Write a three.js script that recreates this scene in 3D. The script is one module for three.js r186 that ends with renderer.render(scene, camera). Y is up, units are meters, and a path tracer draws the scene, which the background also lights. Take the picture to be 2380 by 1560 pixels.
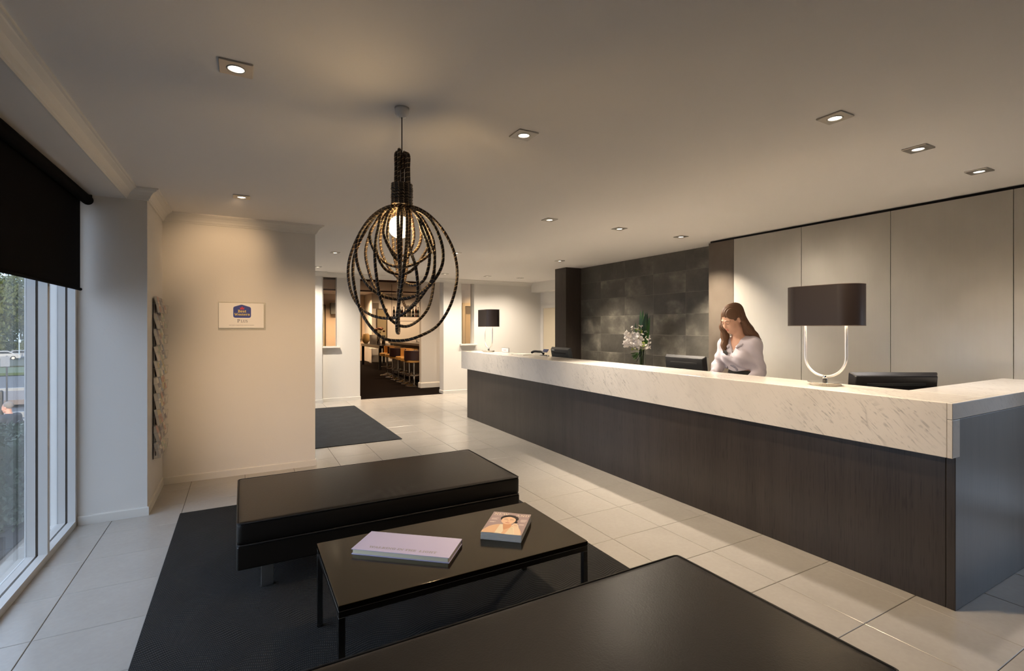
import * as THREE from 'three';
import { RoundedBoxGeometry } from 'three/addons/geometries/RoundedBoxGeometry.js';
import { mergeGeometries, mergeVertices } from 'three/addons/utils/BufferGeometryUtils.js';
import { MarchingCubes } from 'three/addons/objects/MarchingCubes.js';
import { FontLoader } from 'three/addons/loaders/FontLoader.js';
import { TextGeometry } from 'three/addons/geometries/TextGeometry.js';

/* ---------- camera, sky, sun, exposure ---------- */
const W = 2380, H = 1560, FOCAL = 1141, HORIZON = 761, EYE = 1.5;
const rgb = (r, g, b) => new THREE.Color().setRGB(r, g, b);
const scene = new THREE.Scene();
const renderer = new THREE.WebGLRenderer({ antialias: true });
renderer.toneMapping = THREE.LinearToneMapping;
renderer.toneMappingExposure = 1.0;
renderer.shadowMap.enabled = true;
const YAW = Math.atan(628.5 / FOCAL);
const camera = new THREE.PerspectiveCamera(2 * Math.atan(H / 2 / FOCAL) * 180 / Math.PI, W / H, 0.05, 400);
camera.position.set(0, EYE, 0);
camera.rotation.set(0, -YAW, 0);
camera.setViewOffset(W, H, 0, H / 2 - HORIZON, W, H);
scene.add(camera);
scene.background = new THREE.Color().setRGB(2.0, 2.5, 3.25);           // even evening sky
const sun = new THREE.DirectionalLight(new THREE.Color(1, 0.84, 0.60), 7); // low sun from behind the building
sun.name = 'sun';
sun.position.set(-10, 16, 20); sun.target.position.set(-20, -1, -80); sun.target.name = 'sun_target';
sun.castShadow = true; sun.shadow.camera.left = -60; sun.shadow.camera.right = 60; sun.shadow.camera.top = 40; sun.shadow.camera.bottom = -40; sun.shadow.camera.far = 300; sun.shadow.mapSize.set(2048, 2048);
scene.add(sun, sun.target);

const AMBER = rgb(1.0, 0.66, 0.36), WARM = rgb(1.0, 0.76, 0.50), SOFT = rgb(1.0, 0.86, 0.69), COOL = rgb(1.0, 0.91, 0.83);
const SPOT = 11, PENDANT = 1.0, TABLE_LAMP = 1.45;

/* ---------- small helpers ---------- */
const PI = Math.PI, V3 = (x, y, z) => new THREE.Vector3(x, y, z);
let seed = 12345;
const rnd = () => { seed = (seed * 1664525 + 1013904223) >>> 0; return seed / 4294967296; };
const rr = (a, b) => a + (b - a) * rnd();
const FW = V3(Math.sin(YAW), 0, -Math.cos(YAW)), RT = V3(Math.cos(YAW), 0, Math.sin(YAW));
const ray = (px, py) => FW.clone().addScaledVector(RT, (px - W / 2) / FOCAL).add(V3(0, (HORIZON - py) / FOCAL, 0));
const atDepth = (px, py, d) => ray(px, py).multiplyScalar(d).add(V3(0, EYE, 0));
const taken = {};
const numbered = (n) => { const k = taken[n] = (taken[n] ?? -1) + 1; return k ? n + '_' + String(k).padStart(3, '0') : n; };
const std = (color, roughness = 0.6, metalness = 0, extra = {}) => new THREE.MeshStandardMaterial({ color, roughness, metalness, ...extra });
const phy = (o) => new THREE.MeshPhysicalMaterial(o);
function thing(name, label, category, [x, y, z] = [0, 0, 0], turn = 0, group) {
  const o = new THREE.Group(); o.name = numbered(name); scene.add(o); o.position.set(x, y, z); o.rotation.y = turn;
  o.userData = { label, category }; if (group) o.userData.group = group; return o;
}
function struct(name, label) { const o = new THREE.Group(); o.name = name; o.userData = { kind: 'structure', label }; scene.add(o); return o; }
function part(name, geo, mat, parent, pos, rot) {
  const m = new THREE.Mesh(geo, mat); m.name = name; m.castShadow = m.receiveShadow = true;
  if (pos) m.position.set(...pos); if (rot) m.rotation.set(...rot);
  parent.add(m); return m;
}
function solo(name, geo, mat, label, category, pos, rot, group) {
  const m = part(numbered(name), geo, mat, scene, pos, rot); m.userData = { label, category }; if (group) m.userData.group = group; return m;
}
function metric(geo, s = 1, ou = 0, ov = 0, swap = false) {   // uv in metres, each face in its own plane
  const g = geo.index ? geo.toNonIndexed() : geo, p = g.attributes.position, uv = new Float32Array(p.count * 2);
  const a = V3(), b = V3(), c = V3();
  for (let i = 0; i < p.count; i += 3) {
    a.fromBufferAttribute(p, i); b.fromBufferAttribute(p, i + 1); c.fromBufferAttribute(p, i + 2);
    const n = b.clone().sub(a).cross(c.clone().sub(a)), nx = Math.abs(n.x), ny = Math.abs(n.y), nz = Math.abs(n.z);
    [a, b, c].forEach((v, k) => {
      let u, w; if (ny >= nx && ny >= nz) { u = v.x; w = v.z; } else if (nx >= nz) { u = v.z; w = v.y; } else { u = v.x; w = v.y; }
      if (swap) [u, w] = [w, u];
      uv[(i + k) * 2] = u * s + ou; uv[(i + k) * 2 + 1] = w * s + ov;
    });
  }
  g.setAttribute('uv', new THREE.BufferAttribute(uv, 2)); return g;
}
const box = (x0, x1, y0, y1, z0, z1) => { const g = new THREE.BoxGeometry(x1 - x0, y1 - y0, z1 - z0); g.translate((x0 + x1) / 2, (y0 + y1) / 2, (z0 + z1) / 2); return g; };
const mbox = (...a) => metric(box(...a));
const rbox = (w, h, d, r = 0.01, seg = 2) => new RoundedBoxGeometry(w, h, d, seg, r);
function merge(list) { const l = list.map((g) => { g = g.index ? g.toNonIndexed() : g; for (const k of Object.keys(g.attributes)) if (!['position', 'normal', 'uv'].includes(k)) g.deleteAttribute(k); if (!g.attributes.uv) metric(g); return g; }); return mergeGeometries(l); }
const lathe = (pts, seg = 32) => new THREE.LatheGeometry(pts.map(([r, y]) => new THREE.Vector2(r, y)), seg);
const tube = (pts, r, closed = false, seg = 64, rad = 8) => new THREE.TubeGeometry(new THREE.CatmullRomCurve3(pts.map((p) => (p.isVector3 ? p : V3(...p))), closed), seg, r, rad, closed);
function rod(a, b, r, rad = 10) { const A = V3(...a), B = V3(...b), g = new THREE.CylinderGeometry(r, r, A.distanceTo(B), rad); g.applyQuaternion(new THREE.Quaternion().setFromUnitVectors(V3(0, 1, 0), B.clone().sub(A).normalize())); const m = A.add(B).multiplyScalar(0.5); g.translate(m.x, m.y, m.z); return g; }
function roundedRect(w, d, r) { const s = new THREE.Shape(), x = w / 2, y = d / 2; s.moveTo(-x + r, -y); s.lineTo(x - r, -y); s.absarc(x - r, -y + r, r, -PI / 2, 0); s.lineTo(x, y - r); s.absarc(x - r, y - r, r, 0, PI / 2); s.lineTo(-x + r, y); s.absarc(-x + r, y - r, r, PI / 2, PI); s.lineTo(-x, -y + r); s.absarc(-x + r, -y + r, r, PI, PI * 1.5); return s; }
const outline = (shape, n) => shape.getPoints(n).filter((p, i, l) => p.distanceTo(l[(i + l.length - 1) % l.length]) > 1e-5);
// a moulding swept along wall lines in plan, mitred; the room lies to the right of the walking direction
function moulding(line, profile, y) {
  const n = line.length, dirs = []; for (let i = 0; i < n - 1; i++) { const dx = line[i + 1][0] - line[i][0], dz = line[i + 1][1] - line[i][1], l = Math.hypot(dx, dz); dirs.push([dx / l, dz / l]); }
  const rows = line.map(([x, z], i) => {
    const a = dirs[Math.max(0, i - 1)], b = dirs[Math.min(n - 2, i)], na = [-a[1], a[0]], nb = [-b[1], b[0]];
    const sx = na[0] + nb[0], sz = na[1] + nb[1], k = 2 / (sx * sx + sz * sz);
    return profile.map(([o, h]) => V3(x + sx * k * o, y + h, z + sz * k * o));
  });
  const pos = [], quad = (a, b, c, d) => { for (const v of [a, b, c, a, c, d]) pos.push(v.x, v.y, v.z); };
  for (let i = 0; i < n - 1; i++) for (let j = 0; j < profile.length; j++) { const k = (j + 1) % profile.length; quad(rows[i][j], rows[i][k], rows[i + 1][k], rows[i + 1][j]); }
  for (const i of [0, n - 1]) for (let j = 1; j < profile.length - 1; j++) for (const v of [rows[i][0], rows[i][j], rows[i][j + 1]]) pos.push(v.x, v.y, v.z);
  const g = new THREE.BufferGeometry(); g.setAttribute('position', new THREE.Float32BufferAttribute(pos, 3)); g.computeVertexNormals(); return metric(g);
}

/* ---------- computed textures ---------- */
function hash(x, y, s) { let h = (x * 374761393 + y * 668265263 + s * 2147483647) | 0; h = Math.imul(h ^ (h >>> 13), 1274126177); return ((h ^ (h >>> 16)) >>> 0) / 4294967296; }
function vnoise(x, y, px, py, s) { const xi = Math.floor(x), yi = Math.floor(y), fx = x - xi, fy = y - yi, u = fx * fx * (3 - 2 * fx), v = fy * fy * (3 - 2 * fy), m = (a, p) => ((a % p) + p) % p; const a = hash(m(xi, px), m(yi, py), s), b = hash(m(xi + 1, px), m(yi, py), s), c = hash(m(xi, px), m(yi + 1, py), s), d = hash(m(xi + 1, px), m(yi + 1, py), s); return a + (b - a) * u + (c - a) * v + (a - b - c + d) * u * v; }
function fbm(u, v, fx, fy, oct, s) { let t = 0, a = 0.5, n = 0; for (let i = 0; i < oct; i++) { t += a * vnoise(u * fx, v * fy, fx, fy, s + i * 17); n += a; a *= 0.5; fx *= 2; fy *= 2; } return t / n; }
const enc = (x) => Math.max(0, Math.min(255, Math.round(255 * (x <= 0.0031308 ? 12.92 * x : 1.055 * Math.pow(x, 1 / 2.4) - 0.055))));
function colorTex(w, h, metresU, metresV, f) {
  const d = new Uint8Array(w * h * 4); for (let j = 0; j < h; j++) for (let i = 0; i < w; i++) { const c = f(i / w, j / h), k = (j * w + i) * 4; d[k] = enc(c[0]); d[k + 1] = enc(c[1]); d[k + 2] = enc(c[2]); d[k + 3] = 255; }
  const t = new THREE.DataTexture(d, w, h); t.colorSpace = THREE.SRGBColorSpace; return setup(t, metresU, metresV);
}
function grayTex(w, h, metresU, metresV, f) { const d = new Uint8Array(w * h * 4); for (let j = 0; j < h; j++) for (let i = 0; i < w; i++) { const c = Math.max(0, Math.min(255, Math.round(255 * f(i / w, j / h)))), k = (j * w + i) * 4; d[k] = d[k + 1] = d[k + 2] = c; d[k + 3] = 255; } return setup(new THREE.DataTexture(d, w, h), metresU, metresV); }
function setup(t, mu, mv) { t.wrapS = t.wrapT = THREE.RepeatWrapping; t.magFilter = THREE.LinearFilter; t.minFilter = THREE.LinearMipmapLinearFilter; t.generateMipmaps = true; t.repeat.set(1 / mu, 1 / mv); t.needsUpdate = true; return t; }
function shifted(t, du, dv) { const c = t.clone(); c.offset.set(du, dv); c.needsUpdate = true; return c; }
function canvasTex(w, h, draw) { const c = document.createElement('canvas'); c.width = w; c.height = h; draw(c.getContext('2d'), w, h); const t = new THREE.CanvasTexture(c); t.colorSpace = THREE.SRGBColorSpace; t.magFilter = THREE.LinearFilter; return t; }
const mixc = (a, b, t) => a.map((v, i) => v + (b[i] - v) * t);
const sstep = (a, b, x) => { const t = Math.max(0, Math.min(1, (x - a) / (b - a))); return t * t * (3 - 2 * t); };

const marbleTex = colorTex(2048, 1024, 2.4, 1.2, (u, v) => {
  const wu = u + 0.010 * (fbm(u, v, 10, 5, 3, 3) - 0.5), wv = v + 0.030 * (fbm(u, v, 9, 5, 3, 9) - 0.5);
  const lie = (n, k, sd) => vnoise(n * wu - n * wv, k * 2 * wu + k * wv, n, k, sd);           // long cells along the lie of the veins
  const patch = 0.25 + 0.75 * sstep(0.46, 0.74, fbm(u, v, 9, 5, 3, 51)), fine = sstep(0.72, 0.95, lie(20, 120, 21)), thin = sstep(0.78, 0.97, lie(40, 220, 22)), mid = sstep(0.70, 0.95, lie(12, 70, 24)) * sstep(0.45, 0.65, vnoise(60 * wu - 60 * wv, 30 * u, 60, 30, 23));
  const s = 3 * wu + 1 * wv + 0.35 * fbm(u, v, 6, 4, 4, 33), r = Math.abs((((s) % 1) + 1) % 1 - 0.5) * 2, crack = Math.pow(1 - r, 90) * sstep(0.4, 0.6, fbm(u, v, 7, 5, 2, 34));
  const vein = Math.min(1, patch * (0.46 * fine + 0.5 * thin + 0.25 * mid) + 0.40 * crack + 0.15 * sstep(0.48, 0.78, fbm(u, v, 12, 5, 4, 61)) * (0.5 + 0.5 * lie(8, 30, 62)));
  return mixc([0.76, 0.71, 0.645], [0.20, 0.19, 0.185], vein * 0.8);
});
const veneerTex = colorTex(1024, 1024, 1.2, 2.4, (u, v) => { const g = fbm(u, v, 220, 5, 3, 5), b = fbm(u, v, 14, 2, 3, 15), p = sstep(0.6, 0.8, fbm(u, v, 300, 24, 2, 25)); const t = 0.35 + 0.5 * g * 0.7 + 0.5 * (b - 0.5); return mixc([0.020, 0.0150, 0.0120], [0.060, 0.047, 0.038], Math.min(1, Math.max(0, t - 0.35 * p))); });
const slateTex = colorTex(1024, 1024, 2.2, 2.2, (u, v) => { const c = fbm(u, v, 7, 7, 6, 71), f = fbm(u, v, 60, 60, 3, 72), st = sstep(0.45, 0.75, fbm(u, v, 5, 9, 5, 73)); return mixc([0.048, 0.044, 0.037], [0.27, 0.25, 0.21], Math.min(1, 0.85 * c * c * 2 * (0.6 + 0.6 * f) * (0.25 + 0.85 * st))); });
const slateBump = grayTex(1024, 1024, 2.2, 2.2, (u, v) => 0.6 * fbm(u, v, 7, 7, 6, 71) + 0.4 * fbm(u, v, 40, 40, 4, 74));
const tileTex = colorTex(512, 512, 1.9, 1.9, (u, v) => { const c = fbm(u, v, 8, 8, 5, 81), f = fbm(u, v, 120, 120, 2, 82); return mixc([0.395, 0.368, 0.335], [0.475, 0.448, 0.412], 0.65 * c + 0.35 * f); });
const rugBump = grayTex(1024, 1024, 0.6, 0.6, (u, v) => { const w = v * 36 + 1.1 * Math.sin(u * PI * 4 + 1.5 * Math.sin(v * PI * 2)) + 0.8 * fbm(u, v, 4, 4, 2, 91); const rib = 0.5 + 0.5 * Math.sin(w * PI * 2), loop = 0.5 + 0.5 * Math.sin(u * PI * 2 * 75 + Math.floor(w) * 1.7); return rib * (0.55 + 0.45 * loop) * (0.75 + 0.25 * fbm(u, v, 40, 40, 2, 92)); });
const rugTex = colorTex(1024, 1024, 0.6, 0.6, (u, v) => { const w = v * 36 + 1.1 * Math.sin(u * PI * 4 + 1.5 * Math.sin(v * PI * 2)) + 0.8 * fbm(u, v, 4, 4, 2, 91); const rib = 0.5 + 0.5 * Math.sin(w * PI * 2), loop = 0.5 + 0.5 * Math.sin(u * PI * 2 * 75 + Math.floor(w) * 1.7); return mixc([0.0015, 0.0014, 0.0013], [0.031, 0.027, 0.022], rib * rib * (0.35 + 0.65 * loop)); });
const carpetTex = colorTex(512, 512, 0.8, 0.8, (u, v) => { const f = fbm(u, v, 90, 90, 2, 101), c = fbm(u, v, 7, 7, 4, 102); return mixc([0.006, 0.0072, 0.009], [0.024, 0.028, 0.034], 0.55 * f + 0.5 * c * c); });
const barCarpetTex = colorTex(256, 256, 0.8, 0.8, (u, v) => mixc([0.0035, 0.0022, 0.0018], [0.009, 0.0058, 0.0048], fbm(u, v, 60, 60, 3, 111)));
const leatherBump = grayTex(512, 512, 0.35, 0.35, (u, v) => fbm(u, v, 70, 70, 3, 121));
const plasterBump = grayTex(512, 512, 0.7, 0.7, (u, v) => fbm(u, v, 60, 60, 3, 131));
const panelTex = colorTex(512, 512, 1.65, 2.6, (u, v) => { const g = fbm(u, v, 160, 8, 3, 141), c = fbm(u, v, 6, 6, 4, 142); return mixc([0.345, 0.325, 0.285], [0.43, 0.405, 0.355], 0.12 * g + 0.88 * c); });
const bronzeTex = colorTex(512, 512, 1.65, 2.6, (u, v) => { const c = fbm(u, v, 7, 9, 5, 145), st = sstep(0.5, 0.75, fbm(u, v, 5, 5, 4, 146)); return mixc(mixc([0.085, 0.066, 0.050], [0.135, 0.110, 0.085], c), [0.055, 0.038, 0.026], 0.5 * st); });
const panelRough = grayTex(512, 512, 1.65, 2.6, (u, v) => 0.42 + 0.16 * fbm(u, v, 9, 9, 4, 143) + 0.08 * fbm(u, v, 100, 30, 2, 144));
const ropeTex = colorTex(128, 128, 1, 1, (u, v) => mixc([0.012, 0.007, 0.004], [0.046, 0.025, 0.011], fbm(u, v, 6, 30, 2, 152)));
const ropeBump = grayTex(128, 128, 1, 1, (u, v) => { const a = ((u + v) % 1 + 1) % 1; return 0.35 + 0.65 * Math.sin(PI * a) - 0.0 * v; });

/* ---------- materials ---------- */
const M = {
  wall: std(rgb(0.72, 0.695, 0.655), 0.75, 0, { bumpMap: plasterBump, bumpScale: 0.0004 }),
  ceiling: std(rgb(0.79, 0.76, 0.725), 0.85, 0, { bumpMap: plasterBump, bumpScale: 0.0003 }),
  trim: std(rgb(0.72, 0.695, 0.645), 0.45),
  frame: std(rgb(0.62, 0.62, 0.61), 0.45),
  groove: std(rgb(0.10, 0.085, 0.07), 0.8),
  grout: std(rgb(0.16, 0.14, 0.12), 0.9),
  black: std(rgb(0.012, 0.011, 0.011), 0.45),
  blackMatt: std(rgb(0.010, 0.010, 0.010), 0.8),
  blind: phy({ color: rgb(0.0045, 0.004, 0.0037), roughness: 0.9, specularIntensity: 0.12 }),
  leather: phy({ color: rgb(0.010, 0.0078, 0.006), roughness: 0.36, specularIntensity: 0.7, bumpMap: leatherBump, bumpScale: 0.0004 }),
  steel: std(rgb(0.55, 0.54, 0.52), 0.28, 1),
  chrome: std(rgb(0.80, 0.79, 0.77), 0.07, 1),
  brushed: std(rgb(0.42, 0.40, 0.37), 0.38, 1),
  darkSteel: std(rgb(0.06, 0.06, 0.062), 0.30, 0.85),
  gunmetal: std(rgb(0.24, 0.235, 0.225), 0.2, 1),
  lacquer: phy({ color: rgb(0.135, 0.115, 0.082), roughness: 0.13, metalness: 1 }),
  glass: phy({ color: 0xffffff, roughness: 0, transmission: 1, thickness: 0, ior: 1.5 }),
  clearGlass: phy({ color: rgb(0.93, 0.97, 0.95), roughness: 0.01, transmission: 1, thickness: 0.004, ior: 1.5 }),
  marble: std(0xffffff, 0.16, 0, { map: marbleTex }),
  veneer: std(0xffffff, 0.34, 0, { map: veneerTex }),
  tile: std(0xffffff, 0.24, 0, { map: tileTex }),
  rug: std(0xffffff, 0.85, 0, { map: rugTex, bumpMap: rugBump, bumpScale: 0.006 }),
  mat: std(0xffffff, 0.95, 0, { map: carpetTex }),
  barCarpet: phy({ color: 0xffffff, roughness: 1, specularIntensity: 0.08, map: barCarpetTex }),
  panel: std(0xffffff, 0.75, 0.55, { map: panelTex, roughnessMap: panelRough }),
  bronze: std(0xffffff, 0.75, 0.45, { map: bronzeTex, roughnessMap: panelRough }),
  shade: phy({ color: rgb(0.026, 0.018, 0.0165), roughness: 0.42, sheen: 0.25, sheenColor: rgb(0.3, 0.25, 0.25), sheenRoughness: 0.5 }),
  shadeLining: std(rgb(0.85, 0.78, 0.66), 0.8),
  rope: std(0xffffff, 0.42, 0.0, { map: ropeTex, bumpMap: ropeBump, bumpScale: 0.0012 }),
  whiteCeramic: std(rgb(0.78, 0.76, 0.72), 0.25),
  paper: std(rgb(0.78, 0.75, 0.68), 0.8),
  plastic: phy({ color: rgb(0.016, 0.016, 0.017), roughness: 0.45, specularIntensity: 0.5 }),
  greyPlastic: std(rgb(0.045, 0.05, 0.052), 0.32),
};
const glow = (c, k) => std(rgb(0.9, 0.9, 0.9), 0.4, 0, { emissive: c, emissiveIntensity: k });

/* ---------- the room shell ---------- */
const CEIL = 2.6, WIN = -1.09, ZF = 3.0, ZB = -10.45, PX = 0.455, PZ = 0.4615;
{ // floor: tiles one by one over a grout bed
  const f = struct('floor', 'pale beige polished porcelain tiles with thin dark joints');
  part('grout_bed', box(-1.36, 6.75, -0.12, -0.004, ZB, ZF + 0.15), M.grout, f);
  const gap = 0.0035, c = 0.0018, w = PX - gap, d = PZ - gap;
  const s = new THREE.Shape(); s.moveTo(-w / 2 + c, -d / 2 + c); s.lineTo(w / 2 - c, -d / 2 + c); s.lineTo(w / 2 - c, d / 2 - c); s.lineTo(-w / 2 + c, d / 2 - c);
  const bev = (W0, D0) => { const sh = new THREE.Shape(); sh.moveTo(-W0 / 2 + c, -D0 / 2 + c); sh.lineTo(W0 / 2 - c, -D0 / 2 + c); sh.lineTo(W0 / 2 - c, D0 / 2 - c); sh.lineTo(-W0 / 2 + c, D0 / 2 - c); const g = new THREE.ExtrudeGeometry(sh, { depth: 0.006, bevelEnabled: true, bevelThickness: c, bevelSize: c, bevelSegments: 1 }); g.rotateX(-PI / 2); g.translate(0, -0.0018 - 0.006, 0); return g; };
  const variants = [0, 1, 2, 3, 4, 5].map((k) => metric(bev(w, d), 1, k * 0.53, k * 0.37));
  const rest = [];
  const x0 = 2.76 - 9 * PX, z0 = -2.70 + 12 * PZ;   // joint lines
  const cam = V3(0, EYE, 0), seen = (x, z) => { const v = V3(x, 0, z).sub(cam), dz = v.dot(FW); if (dz < 0.3) return false; const px = W / 2 + FOCAL * v.dot(RT) / dz, py = HORIZON + FOCAL * EYE / dz; return px > -60 && px < W + 60 && py < H + 130; };
  for (let i = 0; i < 18; i++) for (let k = 0; k < 30; k++) {
    let xa = x0 + i * PX, xb = xa + PX, zb = z0 - k * PZ, za = zb - PZ;
    const XA = Math.max(xa, -1.36), XB = Math.min(xb, 6.57), ZA = Math.max(za, ZB), ZB2 = Math.min(zb, ZF);
    if (XB - XA < 0.03 || ZB2 - ZA < 0.03) continue;
    const cx = (XA + XB) / 2, cz = (ZA + ZB2) / 2, whole = XB - XA > PX - 0.001 && ZB2 - ZA > PZ - 0.001;
    const g = whole ? variants[Math.floor(hash(i, k, 7) * 6)] : metric(bev(XB - XA - gap, ZB2 - ZA - gap), 1, cx, cz);
    const behindDesk = cx > 3.5 && cz > -7.7 && cz < -1.14 || (cx > 5.2 && cz > -8) || (cz > -5.8 && cx < -1.1);
    if (cz > 0.35) continue;
    const hidden = behindDesk || !seen(cx, cz) || (cx < 0.45 && cz < -5.9) || (cx > 0.3 && cx < 1.6 && cz > -1.7) || (cx > -0.2 && cx < 1.9 && cz > -4.4 && cz < -0.8);
    if (hidden) rest.push(g.clone().translate(cx, 0, cz)); else part('floor_tile', g, M.tile, f, [cx, 0, cz]);
  }
  part('carpet', mbox(-1.36, 5.26, -0.004, 0.004, 0.30, ZF), M.barCarpet, f);  // added out of view: dark floor that keeps bounce off the front ceiling
  const r = part('covered_tiles', merge(rest), M.tile, f); r.userData.kind = 'stuff';
}
{ const c = struct('ceiling', 'plain off white plaster ceiling'); part('plaster', mbox(-1.36, 6.75, CEIL, CEIL + 0.22, ZB - 0.25, ZF + 0.15), M.ceiling, c);
  part('bulkhead', mbox(-1.24, -0.80, 2.51, CEIL, -4.84, ZF), M.ceiling, c);
  part('bulkhead', mbox(6.30, 6.57, 2.365, CEIL, ZB, -7.75), M.wall, c); }
{ const w = struct('wall_left', 'white plaster pier and sign wall beside the window');
  part('pier', mbox(-1.36, -0.66, 0, CEIL, -5.85, -4.84), M.wall, w);
  part('sign_wall', mbox(-0.66, 0.70, 0, CEIL, -5.85, -5.70), M.wall, w);
  part('entry_pier', mbox(-1.36, -1.10, 0, CEIL, -6.6, -5.85), M.wall, w);
  part('entry_pier', mbox(-1.36, -1.10, 0, CEIL, ZB, -9.7), M.wall, w);
  part('entry_lintel', mbox(-1.36, -1.10, 2.3, CEIL, -9.7, -6.6), M.wall, w); }
{ const w = struct('wall_back', 'cream rear wall with two slot windows and a wide opening to the bar');
  const s = new THREE.Shape(); s.moveTo(1.40, 0); s.lineTo(2.156, 0); s.lineTo(2.156, 2.53); s.lineTo(3.993, 2.53); s.lineTo(3.993, 0); s.lineTo(6.57, 0); s.lineTo(6.57, CEIL); s.lineTo(1.40, CEIL);
  for (const [a, b] of [[1.42, 1.715], [4.42, 4.765]]) { const h = new THREE.Path(); h.moveTo(a, 1.11); h.lineTo(a, 2.53); h.lineTo(b, 2.53); h.lineTo(b, 1.11); s.holes.push(h); }
  const g = new THREE.ExtrudeGeometry(s, { depth: 0.25, bevelEnabled: false }); g.translate(0, 0, ZB - 0.25);
  part('plaster', metric(g), M.wall, w);
  part('plaster', mbox(-1.1, 1.40, 0, CEIL, ZB - 0.25, -10.33), M.wall, w); }
for (const [k, a, b] of [[2, 1.42, 1.715], [3, 4.42, 4.765]]) {
  const w = struct('window_' + k, 'tall narrow interior window with white sill in the rear wall');
  part('pane', box(a, b, 1.11, 2.53, ZB - 0.13, ZB - 0.124), M.glass, w);
  part('window_sill', rbox(b - a + 0.07, 0.035, 0.10, 0.006), M.trim, w, [(a + b) / 2, 1.10, ZB + 0.03]);
  part('window_frame', merge([box(b - 0.02, b, 1.117, 2.53, ZB - 0.16, ZB + 0.006), box(a, a + 0.012, 1.117, 2.53, ZB - 0.16, ZB + 0.006)]), M.trim, w);
}
{ const w = struct('wall_right', 'champagne metal panelled wall, slate tiled recess and dark veneer end pier behind the reception desk');
  part('backing', box(5.275, 5.78, 0, CEIL, -4.293, -0.85), M.blackMatt, w); part('veneer', mbox(5.26, 5.45, 0, CEIL, 0.50, ZF), M.veneer, w); part('plaster', mbox(5.26, 5.45, 1.7, CEIL, -0.85, 0.50), M.wall, w);  // veneer stretch is out of view, made dark to cut bounce light
  for (let k = 0; k < 4; k++) { const zb = -3.929 + (k + 0) * 0.8235, za = zb + 0.003; const L = k < 3 ? 0.8205 : 0.605; part('metal_panel', metric(rbox(0.03, 2.57, L, 0.002, 1), 1, k * 0.4, 0), M.panel, w, [5.255, 1.287, za + L / 2]); }
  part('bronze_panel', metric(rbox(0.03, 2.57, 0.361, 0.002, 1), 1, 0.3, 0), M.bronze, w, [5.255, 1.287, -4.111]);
  part('slate_backing', box(5.56, 5.78, 0, CEIL, -7.40, -4.293), M.blackMatt, w); part('slate_grout', box(5.5413, 5.57, 0, CEIL - 0.002, -7.395, -4.295), std(rgb(0.14, 0.13, 0.108), 0.9), w);
  const zj = [-7.395, -6.82, -6.20, -5.56, -4.93, -4.295], yj = [0, 0.145, 0.455, 0.765, 1.075, 1.385, 1.695, 2.0, 2.31, 2.6];
  for (let i = 0; i < 5; i++) for (let j = 0; j < 9; j++) {
    const t = hash(i, j, 3);
    const g = metric(rbox(0.018 + 0.004 * hash(i, j, 4), yj[j + 1] - yj[j] - 0.004, zj[i + 1] - zj[i] - 0.004, 0.0018, 1), 1, hash(i, j, 5) * 2, hash(i, j, 6) * 2);
    part('slate_tile', g, slateMat(t), w, [5.55, (yj[j] + yj[j + 1]) / 2, (zj[i] + zj[i + 1]) / 2]);
  }
  part('end_pier', metric(box(5.20, 5.78, 0, CEIL, -7.75, -7.395)), M.veneer, w);
  part('return_wall', mbox(5.78, 6.75, 0, CEIL, -7.75, -7.60), M.wall, w);
  part('side_wall', mbox(6.57, 6.75, 0, CEIL, ZB - 0.25, -7.75), M.wall, w); }
function slateMat(t) { const k = Math.floor(t * 4); slateMat.c ??= []; return slateMat.c[k] ??= std(rgb(0.82 + 0.08 * k, 0.815 + 0.08 * k, 0.80 + 0.075 * k), 0.46, 0, { map: slateTex, bumpMap: slateBump, bumpScale: 0.006 }); }
{ const w = struct('wall_front', 'unseen wall behind the viewer, given dark veneer to dim the ceiling'); part('veneer', mbox(-1.36, 5.78, 0, CEIL, ZF, ZF + 0.15), M.veneer, w); }  // unseen wall; its dark finish is invented to dim the front ceiling
{ const d = struct('door_2', 'cream side door with frame at the far end of the lobby');
  part('door_frame', merge([box(6.545, 6.575, 0, 2.04, -10.36, -10.29), box(6.545, 6.575, 1.97, 2.04, -10.29, -9.40), box(6.545, 6.575, 0, 2.04, -9.40, -9.33)]), M.trim, d);
  part('door_leaf', rbox(0.03, 1.97, 0.88, 0.003), std(rgb(0.66, 0.58, 0.44), 0.5), d, [6.572, 0.987, -9.845]);
  part('door_handle', rod([6.53, 1.0, -9.50], [6.53, 1.0, -9.62], 0.009), M.steel, d); }
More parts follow.
